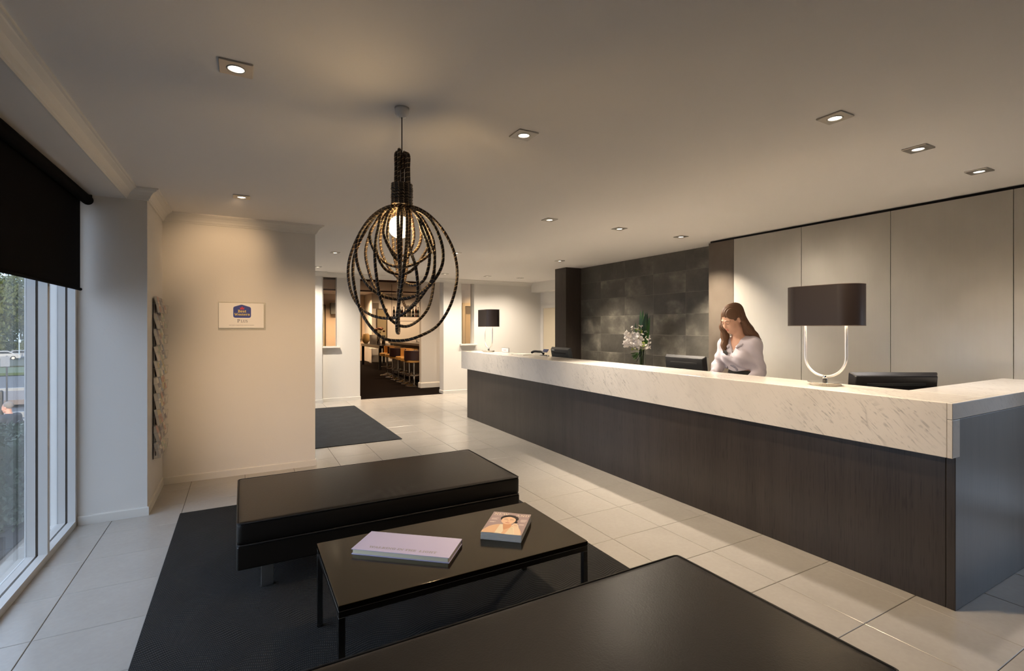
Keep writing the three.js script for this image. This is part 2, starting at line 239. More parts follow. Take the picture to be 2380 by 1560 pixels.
{ const prof = [[0, 0], [0, -0.09], [0.010, -0.09], [0.014, -0.078], [0.020, -0.074], [0.028, -0.055], [0.045, -0.033], [0.068, -0.020], [0.072, -0.014], [0.082, -0.012], [0.085, 0]];
  const t = struct('trim_1', 'white plaster cove cornice');
  part('cornice', moulding([[-0.80, ZF], [-0.80, -4.84], [-0.66, -4.84], [-0.66, -5.70], [0.70, -5.70], [0.70, -5.85], [-1.10, -5.85]], prof, CEIL), M.trim, t);
  part('cornice', moulding([[-1.10, -10.33], [1.40, -10.33], [1.40, ZB], [6.30, ZB]], prof, CEIL), M.trim, t);
  const bp = [[0, 0], [0.012, 0], [0.012, 0.062], [0.009, 0.068], [0, 0.070]];
  const b = struct('baseboard_left', 'white painted skirting board');
  part('skirting', moulding([[-1.085, -4.84], [-0.66, -4.84], [-0.66, -5.70], [0.70, -5.70], [0.70, -5.85], [-1.09, -5.85]], bp, 0), M.trim, b);
  const c = struct('baseboard_back', 'cream painted skirting board');
  part('skirting', moulding([[-1.09, -10.33], [1.40, -10.33], [1.40, ZB], [2.156, ZB], [2.156, ZB - 0.25]], bp, 0), M.trim, c);
  part('skirting', moulding([[3.993, ZB - 0.25], [3.993, ZB], [6.30, ZB], [6.56, ZB]], bp, 0), M.trim, c); }

/* window wall: sliding frames with a mid channel, glass, blind */
{ const w = struct('window_1', 'full height white framed sliding window with dark track channels');
  const xo = -1.20, xi = WIN, xg = -1.148, xh = -1.135;   // outer rail | channel | inner rail
  const railZ = (name, y0, y1, za, zb) => { part(name, merge([box(xo, xg, y0, y1, za, zb), box(xh, xi, y0, y1, za, zb)]), M.frame, w); };
  railZ('bottom_rail', 0, 0.045, -4.838, ZF); part('track_channel', box(xg, xh, 0, 0.022, -4.838, ZF), M.groove, w);
  railZ('head_rail', 2.45, 2.51, -4.838, ZF); part('track_channel', box(xg, xh, 2.47, 2.51, -4.838, ZF), M.groove, w);
  const posts = [-4.838 + 0.02, -4.215, -2.75, -1.30, 0.15, 1.60, ZF - 0.03];
  for (const z of posts) { const h = 0.021; part('mullion', merge([box(xo, xg, 0.045, 2.45, z - h, z + h), box(xh, xi, 0.045, 2.45, z - h, z + h)]), M.frame, w); part('track_channel', box(xg, xh, 0.022, 2.47, z - h + 0.004, z + h - 0.006), M.groove, w); }
  for (let i = 0; i < posts.length - 1; i++) part('pane', box(xo + 0.006, xo + 0.012, 0.045, 2.45, posts[i] + 0.021, posts[i + 1] - 0.021), M.glass, w); }
{ const w = struct('window_4', 'narrow white framed window in the right hand wall beyond the desk'); const zs = [-0.85, -0.17, 0.50];
  for (let i = 0; i < 2; i++) { part('window_frame', merge([box(5.28, 5.34, 0, 1.7, zs[i], zs[i] + 0.04), box(5.28, 5.34, 0, 1.7, zs[i + 1] - 0.04, zs[i + 1]), box(5.28, 5.34, 0, 0.05, zs[i], zs[i + 1]), box(5.28, 5.34, 1.65, 1.7, zs[i], zs[i + 1])]), M.frame, w); part('pane', box(5.307, 5.313, 0.05, 1.65, zs[i] + 0.04, zs[i + 1] - 0.04), M.glass, w); }
  const g = struct('added_ground_yard', 'unseen dark ground added outside the right hand window to block light from below'); part('yard', box(5.78, 40, -0.3, -0.12, -10, 30), M.grout, g); }  // unseen ground, added to stop sky light rising through the window
{ const d = struct('door_1', 'glazed entrance doors to the lobby');
  for (const [a, b] of [[-9.7, -8.15], [-8.15, -6.6]]) { part('door_frame', merge([box(-1.28, -1.20, 0, 2.3, a, a + 0.06), box(-1.28, -1.20, 0, 2.3, b - 0.06, b), box(-1.28, -1.20, 0, 0.09, a, b), box(-1.28, -1.20, 2.22, 2.3, a, b)]), M.frame, d); part('pane', box(-1.243, -1.237, 0.09, 2.22, a + 0.06, b - 0.06), M.glass, d); part('door_handle', rod([-1.17, 0.85, b < -8 ? b - 0.12 : a + 0.12], [-1.17, 1.35, b < -8 ? b - 0.12 : a + 0.12], 0.012), M.steel, d); } }
function rollerBlind(x, z0, z1, drop, face, label) { // face: which side of the tube the cloth hangs on
  const t = thing('roller_blind', label, 'blind', [x, 0, 0]);
  part('roller_tube', rod([0, 2.462, z0], [0, 2.462, z1], 0.036, 24), M.blind, t);
  part('fabric', box(face * 0.0345 - 0.0008, face * 0.0345 + 0.0008, drop + 0.005, 2.462, z0 + 0.045, z1 - 0.02), M.blind, t);
  part('bottom_bar', rod([face * 0.035, drop, z0 + 0.03], [face * 0.035, drop, z1 - 0.01], 0.011, 12), M.blind, t);
  for (const z of [z0 - 0.012, z1 + 0.012]) part('bracket', rbox(0.05, 0.06, 0.012, 0.004), M.black, t, [0, 2.478, z]); }
rollerBlind(-1.02, -4.80, -1.32, 1.785, -1, 'black roller blind drawn half way down the tall window');
rollerBlind(-1.02, -1.26, 2.9, 0.15, -1, 'unseen black roller blind added to keep daylight off the front ceiling');  // out of view, added as a daylight blocker

/* ---------- recessed downlights ---------- */
const lampGlow = glow(rgb(1, 0.86, 0.66), 9), lampGlowCool = glow(rgb(1, 0.93, 0.88), 6);
function downlight(x, z, label, group, { power = 1, color = SOFT, y = CEIL, cool = false, cone = 0.72, aim = [0, 0], pen = 0.9 } = {}) {
  const t = thing('downlight', label, 'ceiling light', [x, y, z], 0, group);
  const s = roundedRect(0.124, 0.124, 0.004); const h = new THREE.Path(); h.absarc(0, 0, 0.034, 0, PI * 2, true); s.holes.push(h);
  const g = new THREE.ExtrudeGeometry(s, { depth: 0.004, bevelEnabled: true, bevelThickness: 0.0015, bevelSize: 0.0015, bevelSegments: 1, curveSegments: 20 }); g.rotateX(PI / 2); g.translate(0, -0.0015, 0);
  part('face_plate', g, M.brushed, t);
  part('gimbal_ring', (() => { const r = new THREE.TorusGeometry(0.034, 0.004, 8, 32); r.rotateX(PI / 2); return r; })(), M.brushed, t, [0, -0.006, 0]);
  part('lamp_face', lathe([[0, -0.0045], [0.02, -0.004], [0.0335, -0.0025], [0.0335, -0.0005], [0, -0.0005]], 24), cool ? lampGlowCool : lampGlow, t);
  const l = new THREE.SpotLight(color, SPOT * power, 0, cone, pen, 2); l.name = 'lamp_light'; l.position.set(0, -0.014, 0); l.castShadow = true; l.shadow.radius = 1.5;
  l.target.position.set(aim[0], -2, aim[1]); l.target.name = 'lamp_aim'; t.add(l, l.target); return t;
}
const DL = 'recessed ceiling downlights';
downlight(-0.02, -2.385, 'square recessed downlight between the pendant and the window blind', DL, { power: 3.4, color: AMBER, aim: [0.55, -4.0], cone: 0.36, pen: 0.9 });
downlight(0.0, -4.715, 'square recessed downlight washing the sign wall', DL, { power: 0.31, color: AMBER, aim: [-0.9, -5.2], cone: 0.55 });
downlight(1.41, -2.42, 'square recessed downlight beside the rope pendant over the coffee table', DL, { power: 1.25, color: WARM, cone: 1.1, pen: 1, aim: [0.9, 0.15] });
downlight(2.72, -1.435, 'square recessed downlight in front of the near end of the desk', DL, { power: 0.62, color: WARM, aim: [1.5, -0.3], cone: 0.8 });
downlight(3.64, -1.438, 'square recessed downlight above the wing of the marble counter', DL, { power: 0.35, color: COOL, cool: true });
downlight(4.54, -1.438, 'square recessed downlight close to the metal wall panels', DL, { power: 0.85, color: COOL, cool: true, aim: [0.2, 0] });
downlight(2.75, -4.20, 'square recessed downlight in front of the middle of the desk', DL, { power: 1.5, cone: 0.9, aim: [1.4, 0.8] });
downlight(3.68, -4.205, 'square recessed downlight above the middle of the marble counter', DL, { power: 2.7, cone: 0.92, aim: [0.05, 0.8] });
downlight(4.66, -4.22, 'square recessed downlight at the step between slate and metal wall', DL, { power: 5.8, cone: 0.85, aim: [0.36, 0.1] });
downlight(4.60, -6.72, 'square recessed downlight in front of the far end of the slate wall', DL, { power: 3.0, cone: 0.85, aim: [0.35, 0.5] });
downlight(2.78, -6.75, 'square recessed downlight seen through the rope pendant loops', DL, { power: 1.9, cone: 0.95 });
downlight(1.205, -7.57, 'square recessed downlight above the grey entrance mat', DL, { power: 1.2 });
for (const [x, q] of [[1.21, 'nearest the entrance mat'], [3.66, 'in front of the opening to the bar'], [4.63, 'in front of the right slot window'], [5.44, 'furthest from the bar opening']]) downlight(x, -9.5, 'square recessed downlight along the rear wall, ' + q, DL, { power: x < 2 ? 2.0 : x < 4 ? 1.5 : 1.1, aim: [0, -0.5], cone: 1.1, pen: 1 });

/* ---------- reception desk ---------- */
{ const t = thing('reception_desk', 'long L shaped reception desk of dark wood veneer with a white marble top', 'reception desk', [3.26, 0, -1.14]);
  const X = (a, b, y0, y1, z0, z1, ou = 0, ov = 0) => { const g = new RoundedBoxGeometry(b - a, y1 - y0, z1 - z0, 2, 0.003); g.translate((a + b) / 2 - 3.26, (y0 + y1) / 2, (z0 + z1) / 2 + 1.14); return metric(g, 1, ou, ov); };
  part('front_panel', X(3.30, 3.34, 0, 0.815, -7.54, -1.181), M.veneer, t);
  part('end_panel', X(3.30, 5.24, 0, 1.012, -1.18, -1.14, 0.4), M.veneer, t);
  part('far_end_panel', X(3.34, 3.68, 0, 0.815, -7.54, -7.50, 0.2), M.veneer, t);
  part('carcass', X(3.342, 3.68, 0.02, 1.065, -7.49, -1.19), M.blackMatt, t);
  part('carcass', X(3.69, 5.236, 0.02, 1.01, -1.50, -1.19), M.blackMatt, t);
  part('marble_fascia', X(3.26, 3.282, 0.81, 1.10, -7.70, -1.1625), M.marble, t);
  part('marble_end', X(3.26, 3.35, 0.81, 1.012, -1.1615, -1.1385, 0.7, 0.3), M.marble, t);
  part('marble_underside', X(3.283, 3.345, 0.815, 0.828, -7.70, -1.185, 0.3), M.marble, t);
  part('marble_top', X(3.2835, 3.722, 1.07, 1.10, -7.70, -1.1625, 0.1, 0.4), M.marble, t);
  part('marble_far_end', X(3.2835, 3.72, 0.829, 1.0695, -7.70, -7.675, 1.1, 0.3), M.marble, t);
  part('wing_top', X(3.724, 5.238, 1.07, 1.10, -1.52, -1.1625, 0.6, 0.8), M.marble, t);
  part('wing_fascia', X(3.26, 5.238, 1.0135, 1.10, -1.1615, -1.1385, 0.9, 0.1), M.marble, t); }
{ const t = thing('staff_worktop', 'low white staff worktop behind the marble counter', 'worktop', [3.69, 0, -7.4]);
  part('worktop', rbox(0.33, 0.03, 5.0, 0.004), M.whiteCeramic, t, [0.205, 0.745, 2.55]);
  for (const z of [0.15, 1.7, 3.3, 5.0]) part('support_panel', rbox(0.30, 0.73, 0.03, 0.003), M.blackMatt, t, [0.205, 0.365, z]); }
{ const t = thing('corner_worktop', 'low staff worktop in the inner corner of the desk', 'worktop', [3.73, 0, -1.53]);
  part('worktop', rbox(1.2, 0.03, 0.72, 0.004), M.whiteCeramic, t, [0.62, 0.745, -0.38]); part('support_panel', rbox(0.03, 0.73, 0.6, 0.003), M.blackMatt, t, [1.15, 0.365, -0.38]); part('support_panel', rbox(0.03, 0.73, 0.6, 0.003), M.blackMatt, t, [0.06, 0.365, -0.38]); }
{ const t = thing('credenza', 'low dark cabinet against the slate wall under the flowers', 'cabinet', [5.27, 0, -5.84]);
  part('cabinet_body', metric(rbox(0.48, 0.72, 2.6, 0.004)), M.veneer, t, [0, 0.36, 0]); part('cabinet_top', metric(rbox(0.5, 0.03, 2.64, 0.004)), M.veneer, t, [0, 0.735, 0]);
  for (const z of [-0.975, -0.325, 0.325, 0.975]) { const d = part('cabinet_door', metric(rbox(0.018, 0.66, 0.64, 0.003)), M.veneer, t, [-0.249, 0.37, z]); part('handle', rod([-0.02, 0.28, -0.1], [-0.02, 0.28, 0.1], 0.005), M.steel, d); } }

function tableLamp(x, z, label) {
  const t = thing('table_lamp', label, 'lamp', [x, 1.10, z], 0, 'oblong shaded lamps on the counter');
  part('base', lathe([[0, 0], [0.092, 0], [0.096, 0.003], [0.096, 0.017], [0.106, 0.0185], [0.107, 0.021], [0.104, 0.0235], [0, 0.025]], 48), M.chrome, t);
  part('post', lathe([[0, 0.024], [0.015, 0.024], [0.015, 0.064], [0.012, 0.068], [0, 0.068]], 24), M.chrome, t);
  const w = 0.136, pts = []; const top = 0.50, R = 0.136;
  pts.push(V3(0, top, -w)); for (let k = 1; k < 6; k++) pts.push(V3(0, top - k * (top - 0.062 - R) / 6, -w));
  for (let k = 0; k <= 16; k++) { const a = PI + PI * k / 16; pts.push(V3(0, 0.060 + R + Math.sin(a) * R, Math.cos(a) * w)); }
  for (let k = 5; k > 0; k--) pts.push(V3(0, top - k * (top - 0.062 - R) / 6, w)); pts.push(V3(0, top, w));
  part('stem', tube(pts, 0.009, false, 120, 14), std(rgb(0.95, 0.93, 0.90), 0.3, 0.8), t);
  const ring = (W0, D0, r, y) => outline(roundedRect(W0, D0, r), 14).map((p) => V3(p.x, y, p.y));
  const wall = (W0, D0, r, y0, y1) => { const a = ring(W0, D0, r, y0), b = ring(W0, D0, r, y1), pos = []; for (let i = 0; i < a.length; i++) { const j = (i + 1) % a.length; for (const v of [a[i], b[i], b[j], a[i], b[j], a[j]]) pos.push(v.x, v.y, v.z); } const g = new THREE.BufferGeometry(); g.setAttribute('position', new THREE.Float32BufferAttribute(pos, 3)); const m = mergeVertices(g, 1e-5); m.computeVertexNormals(); return m; };
  const sh = part('shade', wall(0.232, 0.480, 0.105, 0.412, 0.685), M.shade, t); sh.material.side = THREE.DoubleSide;
  const li = part('shade_lining', wall(0.226, 0.474, 0.102, 0.4125, 0.6845), M.shadeLining, t); li.material.side = THREE.DoubleSide;
  const rim = (y) => new THREE.TubeGeometry(new THREE.CatmullRomCurve3(ring(0.229, 0.477, 0.1035, y), true, 'centripetal'), 160, 0.0025, 6, true);
  part('added_diffuser', (() => { const g = new THREE.ExtrudeGeometry(roundedRect(0.222, 0.470, 0.10), { depth: 0.003, bevelEnabled: false, curveSegments: 14 }); g.rotateX(-PI / 2); return g; })(), phy({ color: rgb(0.8, 0.76, 0.7), roughness: 1, transmission: 0.3, thickness: 0 }), t, [0, 0.668, 0]);  // plate added inside the shade to hold back uplight on the ceiling
  part('shade_rim', rim(0.412), std(rgb(0.10, 0.07, 0.055), 0.5), t); part('shade_rim', rim(0.685), std(rgb(0.10, 0.07, 0.055), 0.5), t);
  part('shade_spider', merge([rod([0, 0.50, -0.236], [0, 0.50, 0.236], 0.004), rod([-0.112, 0.50, 0], [0.112, 0.50, 0], 0.004)]), M.steel, t);
  for (const s of [-1, 1]) { const b = part('bulb', lathe([[0, -0.032], [0.018, -0.026], [0.026, -0.008], [0.024, 0.012], [0.014, 0.032], [0.013, 0.048], [0, 0.048]], 20), glow(rgb(1, 0.82, 0.58), 14), t, [0, 0.565, 0.09 * s]);
    const l = new THREE.PointLight(SOFT, TABLE_LAMP / 2, 0, 2); l.name = 'bulb_light'; l.castShadow = true; l.shadow.radius = 1.2; b.add(l); l.position.set(0, 0.0, 0); }
  return t;
}
tableLamp(3.545, -1.935, 'big table lamp with dark oblong shade near the inner corner of the counter');
tableLamp(3.54, -7.22, 'table lamp with dark oblong shade at the far end of the counter');

/* monitors and desk clutter */
function monitor(x, y, z, turn, w, h, tilt, label, body, emblem) {
  const t = thing('computer_monitor', label, 'monitor', [x, 0.76, z], turn, 'monitors behind the counter');
  part('stand_base', rbox(0.22, 0.012, 0.17, 0.005), M.plastic, t, [0, 0.006, -0.01]);
  part('stand_neck', rbox(0.06, y - h * 0.45 - 0.76, 0.03, 0.008), M.plastic, t, [0, (y - h * 0.45 - 0.76) / 2 + 0.01, 0.0]);
  const g = new RoundedBoxGeometry(w, h, 0.05, 3, 0.012), p = g.attributes.position;      // back narrows to a housing
  for (let i = 0; i < p.count; i++) if (p.getZ(i) < -0.01) { p.setX(i, p.getX(i) * 0.93); p.setY(i, p.getY(i) * 0.90); } g.computeVertexNormals();
  const b = part('housing', g, body, t, [0, y - h / 2 - 0.76, 0.02], [-tilt, 0, 0]);
  part('vent', rbox(w * 0.66, 0.022, 0.006, 0.003), M.blackMatt, b, [0, h * 0.27, -0.024]);
  part('screen', rbox(w * 0.95, h * 0.92, 0.004, 0.001), std(rgb(0.01, 0.012, 0.015), 0.2, 0, { emissive: rgb(0.25, 0.32, 0.42), emissiveIntensity: 0.25 }), b, [0, 0, 0.0245]);
  if (emblem) part('badge', rbox(0.07, 0.014, 0.003, 0.001), std(rgb(0.6, 0.62, 0.62), 0.4), b, [w * 0.33, h * 0.39, -0.025]);
  return t;
}
monitor(3.935, 1.216, -3.52, PI / 2, 0.52, 0.32, 0.14, 'black monitor turned away beside the woman', M.plastic);
monitor(3.935, 1.218, -5.72, PI / 2 - 0.04, 0.50, 0.32, 0.20, 'grey backed monitor near the far lamp and the dark pier', M.greyPlastic, true);
{ const p = atDepth(2080, 866, 3.50); monitor(p.x, p.y, p.z, PI - YAW - 0.02, 0.625, 0.36, 0.10, 'wide black monitor in the inner corner of the desk', std(rgb(0.010, 0.009, 0.010), 0.3)); }
{ const p = V3(3.69, 1.10, -6.35); const t = thing('sign_holder', 'small acrylic framed notice at the far end of the counter', 'sign', [3.70, 1.10, -6.93], 0);
  part('holder', rbox(0.006, 0.075, 0.24, 0.002), M.clearGlass, t, [-0.004, 0.0375, 0]);
  part('notice', box(-0.0005, 0.0005, 0.004, 0.070, -0.115, 0.115), new THREE.MeshStandardMaterial({ roughness: 0.8, map: canvasTex(256, 80, (c, w, h) => { c.fillStyle = '#d9cfd6'; c.fillRect(0, 0, w, h); c.fillStyle = '#7d5a66'; c.fillRect(50, 34, 120, 6); c.fillRect(64, 48, 90, 4); c.strokeStyle = '#6d675c'; c.lineWidth = 6; c.strokeRect(0, 0, w, h); }) }), t, [-0.009, 0, 0]); }
{ const t = thing('paper_stack', 'white sheets lying on the counter near the telephone', 'paper', [3.60, 1.10, -6.2], 0.1);
  for (let k = 0; k < 4; k++) part('sheet', rbox(0.21, 0.003, 0.297, 0.001), M.paper, t, [k * 0.004, 0.0016 + k * 0.0032, k * -0.006], [0, k * 0.05, 0]); }
{ const t = thing('telephone', 'black desk telephone with curved handset behind the counter', 'telephone', [3.94, 0.76, -6.28], -PI / 2 + 0.1);
  part('phone_body', (() => { const g = rbox(0.20, 0.30, 0.22, 0.02, 3); const p = g.attributes.position; for (let i = 0; i < p.count; i++) if (p.getY(i) > 0) p.setY(i, p.getY(i) + p.getZ(i) * -0.25); g.computeVertexNormals(); return g; })(), M.plastic, t, [0, 0.15, 0]);
  part('handset', tube([[-0.14, 0.355, 0.05], [-0.10, 0.372, 0.04], [0, 0.375, 0.03], [0.10, 0.372, 0.04], [0.15, 0.350, 0.05]], 0.018, false, 32, 10), M.plastic, t);
  part('display', rbox(0.12, 0.06, 0.006, 0.003), std(rgb(0.05, 0.06, 0.12), 0.2), t, [0.02, 0.385, -0.09], [-0.7, 0, 0]); }

/* ---------- lounge furniture ---------- */
function bench(x, z, label) {
  const t = thing('leather_bench', label, 'bench', [x, 0, z], 0, 'black leather benches round the coffee table');
  const L = 1.785, D = 0.915;
  const cushion = (h, soft, r) => { const g = new RoundedBoxGeometry(L, h, D, 8, r); const q = mergeVertices(g), p = q.attributes.position; for (let i = 0; i < p.count; i++) { const u = p.getX(i) / (L / 2), v = p.getZ(i) / (D / 2); if (p.getY(i) > 0) p.setY(i, p.getY(i) + soft * (1 - u * u) * (1 - v * v)); } q.computeVertexNormals(); return metric(q); };
  part('base', metric(new RoundedBoxGeometry(L, 0.135, D, 4, 0.012)), M.leather, t, [0, 0.2275, 0]);
  part('cushion', (() => { // softly crowned top with light creases along the front
    const nx = 120, nz = 60, g = new THREE.BoxGeometry(L, 0.125, D, nx, 6, nz), p = g.attributes.position, R = 0.022;
    for (let i = 0; i < p.count; i++) { let x0 = p.getX(i), y0 = p.getY(i), z0 = p.getZ(i);
      const ax = L / 2 - R, ay = 0.0625 - R, az = D / 2 - R, cx = Math.max(-ax, Math.min(ax, x0)), cy = Math.max(-ay, Math.min(ay, y0)), cz = Math.max(-az, Math.min(az, z0));
      const d = V3(x0 - cx, y0 - cy, z0 - cz), l = d.length(); if (l > 0) { d.multiplyScalar(R / l); x0 = cx + d.x; y0 = cy + d.y; z0 = cz + d.z; }
      const u = x0 / (L / 2), v = z0 / (D / 2);
      if (y0 > 0.03) { y0 += 0.012 * (1 - u * u) * (1 - v * v); const near = Math.exp(-Math.pow((v - 0.78) / 0.13, 2)) * Math.exp(-Math.pow((u + 0.05) / 0.26, 2)); y0 += 0.0028 * near * Math.sin(x0 * 62 + 3 * Math.sin(x0 * 19) + v * 5); }
      z0 += (1 - u * u) * 0.006 * Math.sign(v) * (Math.abs(v) > 0.9 ? 1 : 0) * (1 - Math.pow(y0 / 0.0625, 2)) ;
      p.setXYZ(i, x0, y0, z0); }
    const q = mergeVertices(g); q.computeVertexNormals(); return metric(q); })(), M.leather, t, [0, 0.3585, 0]);
  const pip = (y, r) => { const s = outline(roundedRect(L - 0.006, D - 0.006, 0.02), 6).map((p) => V3(p.x, y, p.y)); return new THREE.TubeGeometry(new THREE.CatmullRomCurve3(s, true, 'centripetal'), 300, r, 6, true); };
  part('piping', pip(0.2955, 0.006), M.leather, t); part('piping', pip(0.4165, 0.0045), M.leather, t);
  for (const sx of [-1, 1]) for (const sz of [-1, 1]) part('leg', rbox(0.065, 0.150, 0.03, 0.003), M.steel, t, [sx * (L / 2 - 0.155), 0.087, sz * (D / 2 - 0.09)]);
  return t;
}
bench(0.868, -3.537, 'black leather bench between the sign wall and the coffee table');
bench(0.925, -1.213, 'black leather bench on the other side of the coffee table from the sign wall');
{ const t = thing('coffee_table', 'low black lacquered coffee table on a square steel frame', 'table', [0.931, 0, -2.304]);
  const w = 1.205, d = 0.63;
  part('table_top', new RoundedBoxGeometry(w, 0.022, d, 2, 0.002), M.lacquer, t, [0, 0.409, 0]);
  const b = 0.026; for (const s of [-1, 1]) { part('frame_rail', rbox(w, b, b, 0.002, 1), M.gunmetal, t, [0, 0.3835, s * (d / 2 - b / 2)]); part('frame_rail', rbox(b, b, d - 2 * b - 0.001, 0.002, 1), M.gunmetal, t, [s * (w / 2 - b / 2), 0.3835, 0]); for (const q of [-1, 1]) part('leg', rbox(b, 0.3585, b, 0.002, 1), M.gunmetal, t, [s * (w / 2 - b / 2), 0.19125, q * (d / 2 - b / 2)]); } }
{ const t = thing('area_rug', 'black ribbed area rug under the benches and coffee table', 'rug', [0.835, 0, -2.48]); part('pile', metric(new RoundedBoxGeometry(2.535, 0.012, 4.49, 2, 0.005)), M.rug, t, [0, 0.006, 0]); }
solo('entrance_mat', metric(new RoundedBoxGeometry(2.95, 0.010, 3.18, 2, 0.004)), M.mat, 'charcoal grey entrance mat on the tiles by the rear wall', 'mat', [0.41, 0.005, -8.06]);

/* books on the coffee table */
{
  const nl = V3(0.452, 0, -2.42), nr = V3(0.826, 0, -2.107), fr = V3(0.968, 0, -2.258), w = nl.distanceTo(nr), d = nr.distanceTo(fr), ang = -Math.atan2(nr.z - nl.z, nr.x - nl.x);
  const mid = nl.clone().add(fr).multiplyScalar(0.5);
  const t = thing('coffee_table_book', 'large lavender hardback book lying on the black coffee table', 'book', [mid.x, 0.42, mid.z], ang);
  const lav = std(rgb(0.66, 0.60, 0.80), 0.7);
  part('back_cover', rbox(w, 0.003, d, 0.001, 1), lav, t, [0, 0.0015, 0]); part('front_cover', rbox(w, 0.003, d, 0.001, 1), lav, t, [0, 0.0245, 0]);
  part('spine', rbox(w, 0.026, 0.003, 0.001, 1), lav, t, [0, 0.013, -d / 2 + 0.0015]);
  const pg = part('page_block', rbox(w - 0.012, 0.020, d - 0.010, 0.002, 1), std(rgb(0.84, 0.76, 0.55), 0.85), t, [0, 0.013, 0.001]);
  const font = await new FontLoader().loadAsync('fonts/droid/droid_serif_bold.typeface.json');
  const tx = new TextGeometry('WALKING IN THE  LIGHT', { font, size: 0.0175, depth: 0.0006, curveSegments: 3 }); tx.computeBoundingBox(); const bw = tx.boundingBox.max.x; tx.translate(-bw / 2, 0, 0); tx.scale(w * 0.70 / bw, 1, 1); tx.rotateX(-PI / 2);
  part('embossed_title', tx, std(rgb(0.46, 0.42, 0.44), 0.35, 0.2), t, [0.0, 0.026, d * 0.36]);
}
{ const nl = V3(1.062, 0, -2.272), nr = V3(1.222, 0, -2.132), fr = V3(1.414, 0, -2.336), w = nl.distanceTo(nr), d = nr.distanceTo(fr), ang = -Math.atan2(nr.z - nl.z, nr.x - nl.x), mid = nl.clone().add(fr).multiplyScalar(0.5);
  const cover = canvasTex(512, 682, (c, W0, H0) => {
    c.fillStyle = '#a79291'; c.fillRect(0, 0, W0, H0);
    c.fillStyle = '#efe3cc'; c.font = '84px serif'; c.fillText('NEW', 22, 100); c.fillText('AND', 318, 100);
    c.font = '17px sans-serif'; c.fillStyle = '#eadbd2'; c.fillRect(30, 116, 110, 6);
    for (const [x, y, l] of [[28, 216, 90], [28, 240, 70], [30, 262, 84], [28, 330, 80], [28, 352, 62], [416, 200, 76], [410, 224, 84], [414, 246, 70], [418, 268, 60], [416, 352, 66], [412, 374, 70]]) c.fillRect(x, y, l, 10);
    c.fillStyle = '#e7bd95'; c.beginPath(); c.moveTo(0, 640); c.quadraticCurveTo(40, 430, 200, 400); c.lineTo(330, 400); c.quadraticCurveTo(470, 430, 500, 682); c.lineTo(0, 682); c.fill();
    c.fillStyle = '#241a17'; c.beginPath(); c.ellipse(262, 200, 118, 122, 0.05, 0, 7); c.fill(); c.beginPath(); c.ellipse(352, 300, 34, 40, 0.3, 0, 7); c.fill();
    c.fillStyle = '#d99f75'; c.beginPath(); c.moveTo(215, 330); c.lineTo(318, 330); c.lineTo(330, 470); c.lineTo(262, 560); c.lineTo(212, 460); c.fill();
    c.fillStyle = '#edc6a4'; c.beginPath(); c.ellipse(258, 258, 92, 128, 0.04, 0, 7); c.fill();
    c.fillStyle = '#241a17'; c.beginPath(); c.moveTo(150, 240); c.quadraticCurveTo(180, 110, 270, 100); c.quadraticCurveTo(360, 110, 372, 250); c.quadraticCurveTo(340, 160, 262, 140); c.quadraticCurveTo(190, 160, 150, 240); c.fill();
    c.strokeStyle = '#3b2922'; c.lineWidth = 6; for (const x of [220, 298]) { c.beginPath(); c.moveTo(x - 24, 246); c.quadraticCurveTo(x, 232, x + 24, 248); c.stroke(); } c.lineWidth = 5; for (const x of [218, 300]) { c.beginPath(); c.moveTo(x - 28, 220); c.quadraticCurveTo(x, 206, x + 28, 222); c.stroke(); }
    c.strokeStyle = '#c98f72'; c.beginPath(); c.moveTo(258, 250); c.lineTo(250, 300); c.lineTo(272, 302); c.stroke();
    c.fillStyle = '#c0635a'; c.beginPath(); c.ellipse(260, 338, 30, 9, 0, 0, 7); c.fill();
    c.fillStyle = '#efd3b3'; c.beginPath(); c.moveTo(350, 330); c.quadraticCurveTo(400, 330, 420, 420); c.lineTo(500, 682); c.lineTo(420, 682); c.quadraticCurveTo(380, 480, 330, 400); c.fill();
    c.strokeStyle = '#d5a98c'; c.lineWidth = 4; for (let k = 0; k < 4; k++) { c.beginPath(); c.moveTo(335 + k * 14, 345 + k * 4); c.lineTo(372 + k * 10, 420); c.stroke(); }
    c.fillStyle = '#f0e0c2'; c.beginPath(); c.moveTo(180, 404); c.lineTo(214, 400); c.lineTo(262, 600); c.lineTo(250, 682); c.lineTo(170, 682); c.fill(); c.beginPath(); c.moveTo(330, 440); c.lineTo(300, 682); c.lineTo(420, 682); c.lineTo(370, 470); c.fill();
    c.strokeStyle = '#d6bd94'; c.lineWidth = 3; for (let k = 0; k < 5; k++) { c.beginPath(); c.moveTo(334 + k * 6, 450 + k * 10); c.lineTo(312 + k * 22, 682); c.stroke(); }
  });
  const names = ['glossy magazine with a portrait on its cover, top of the pile', 'magazine in the middle of the pile under the portrait cover', 'magazine at the bottom of the pile on the coffee table'];
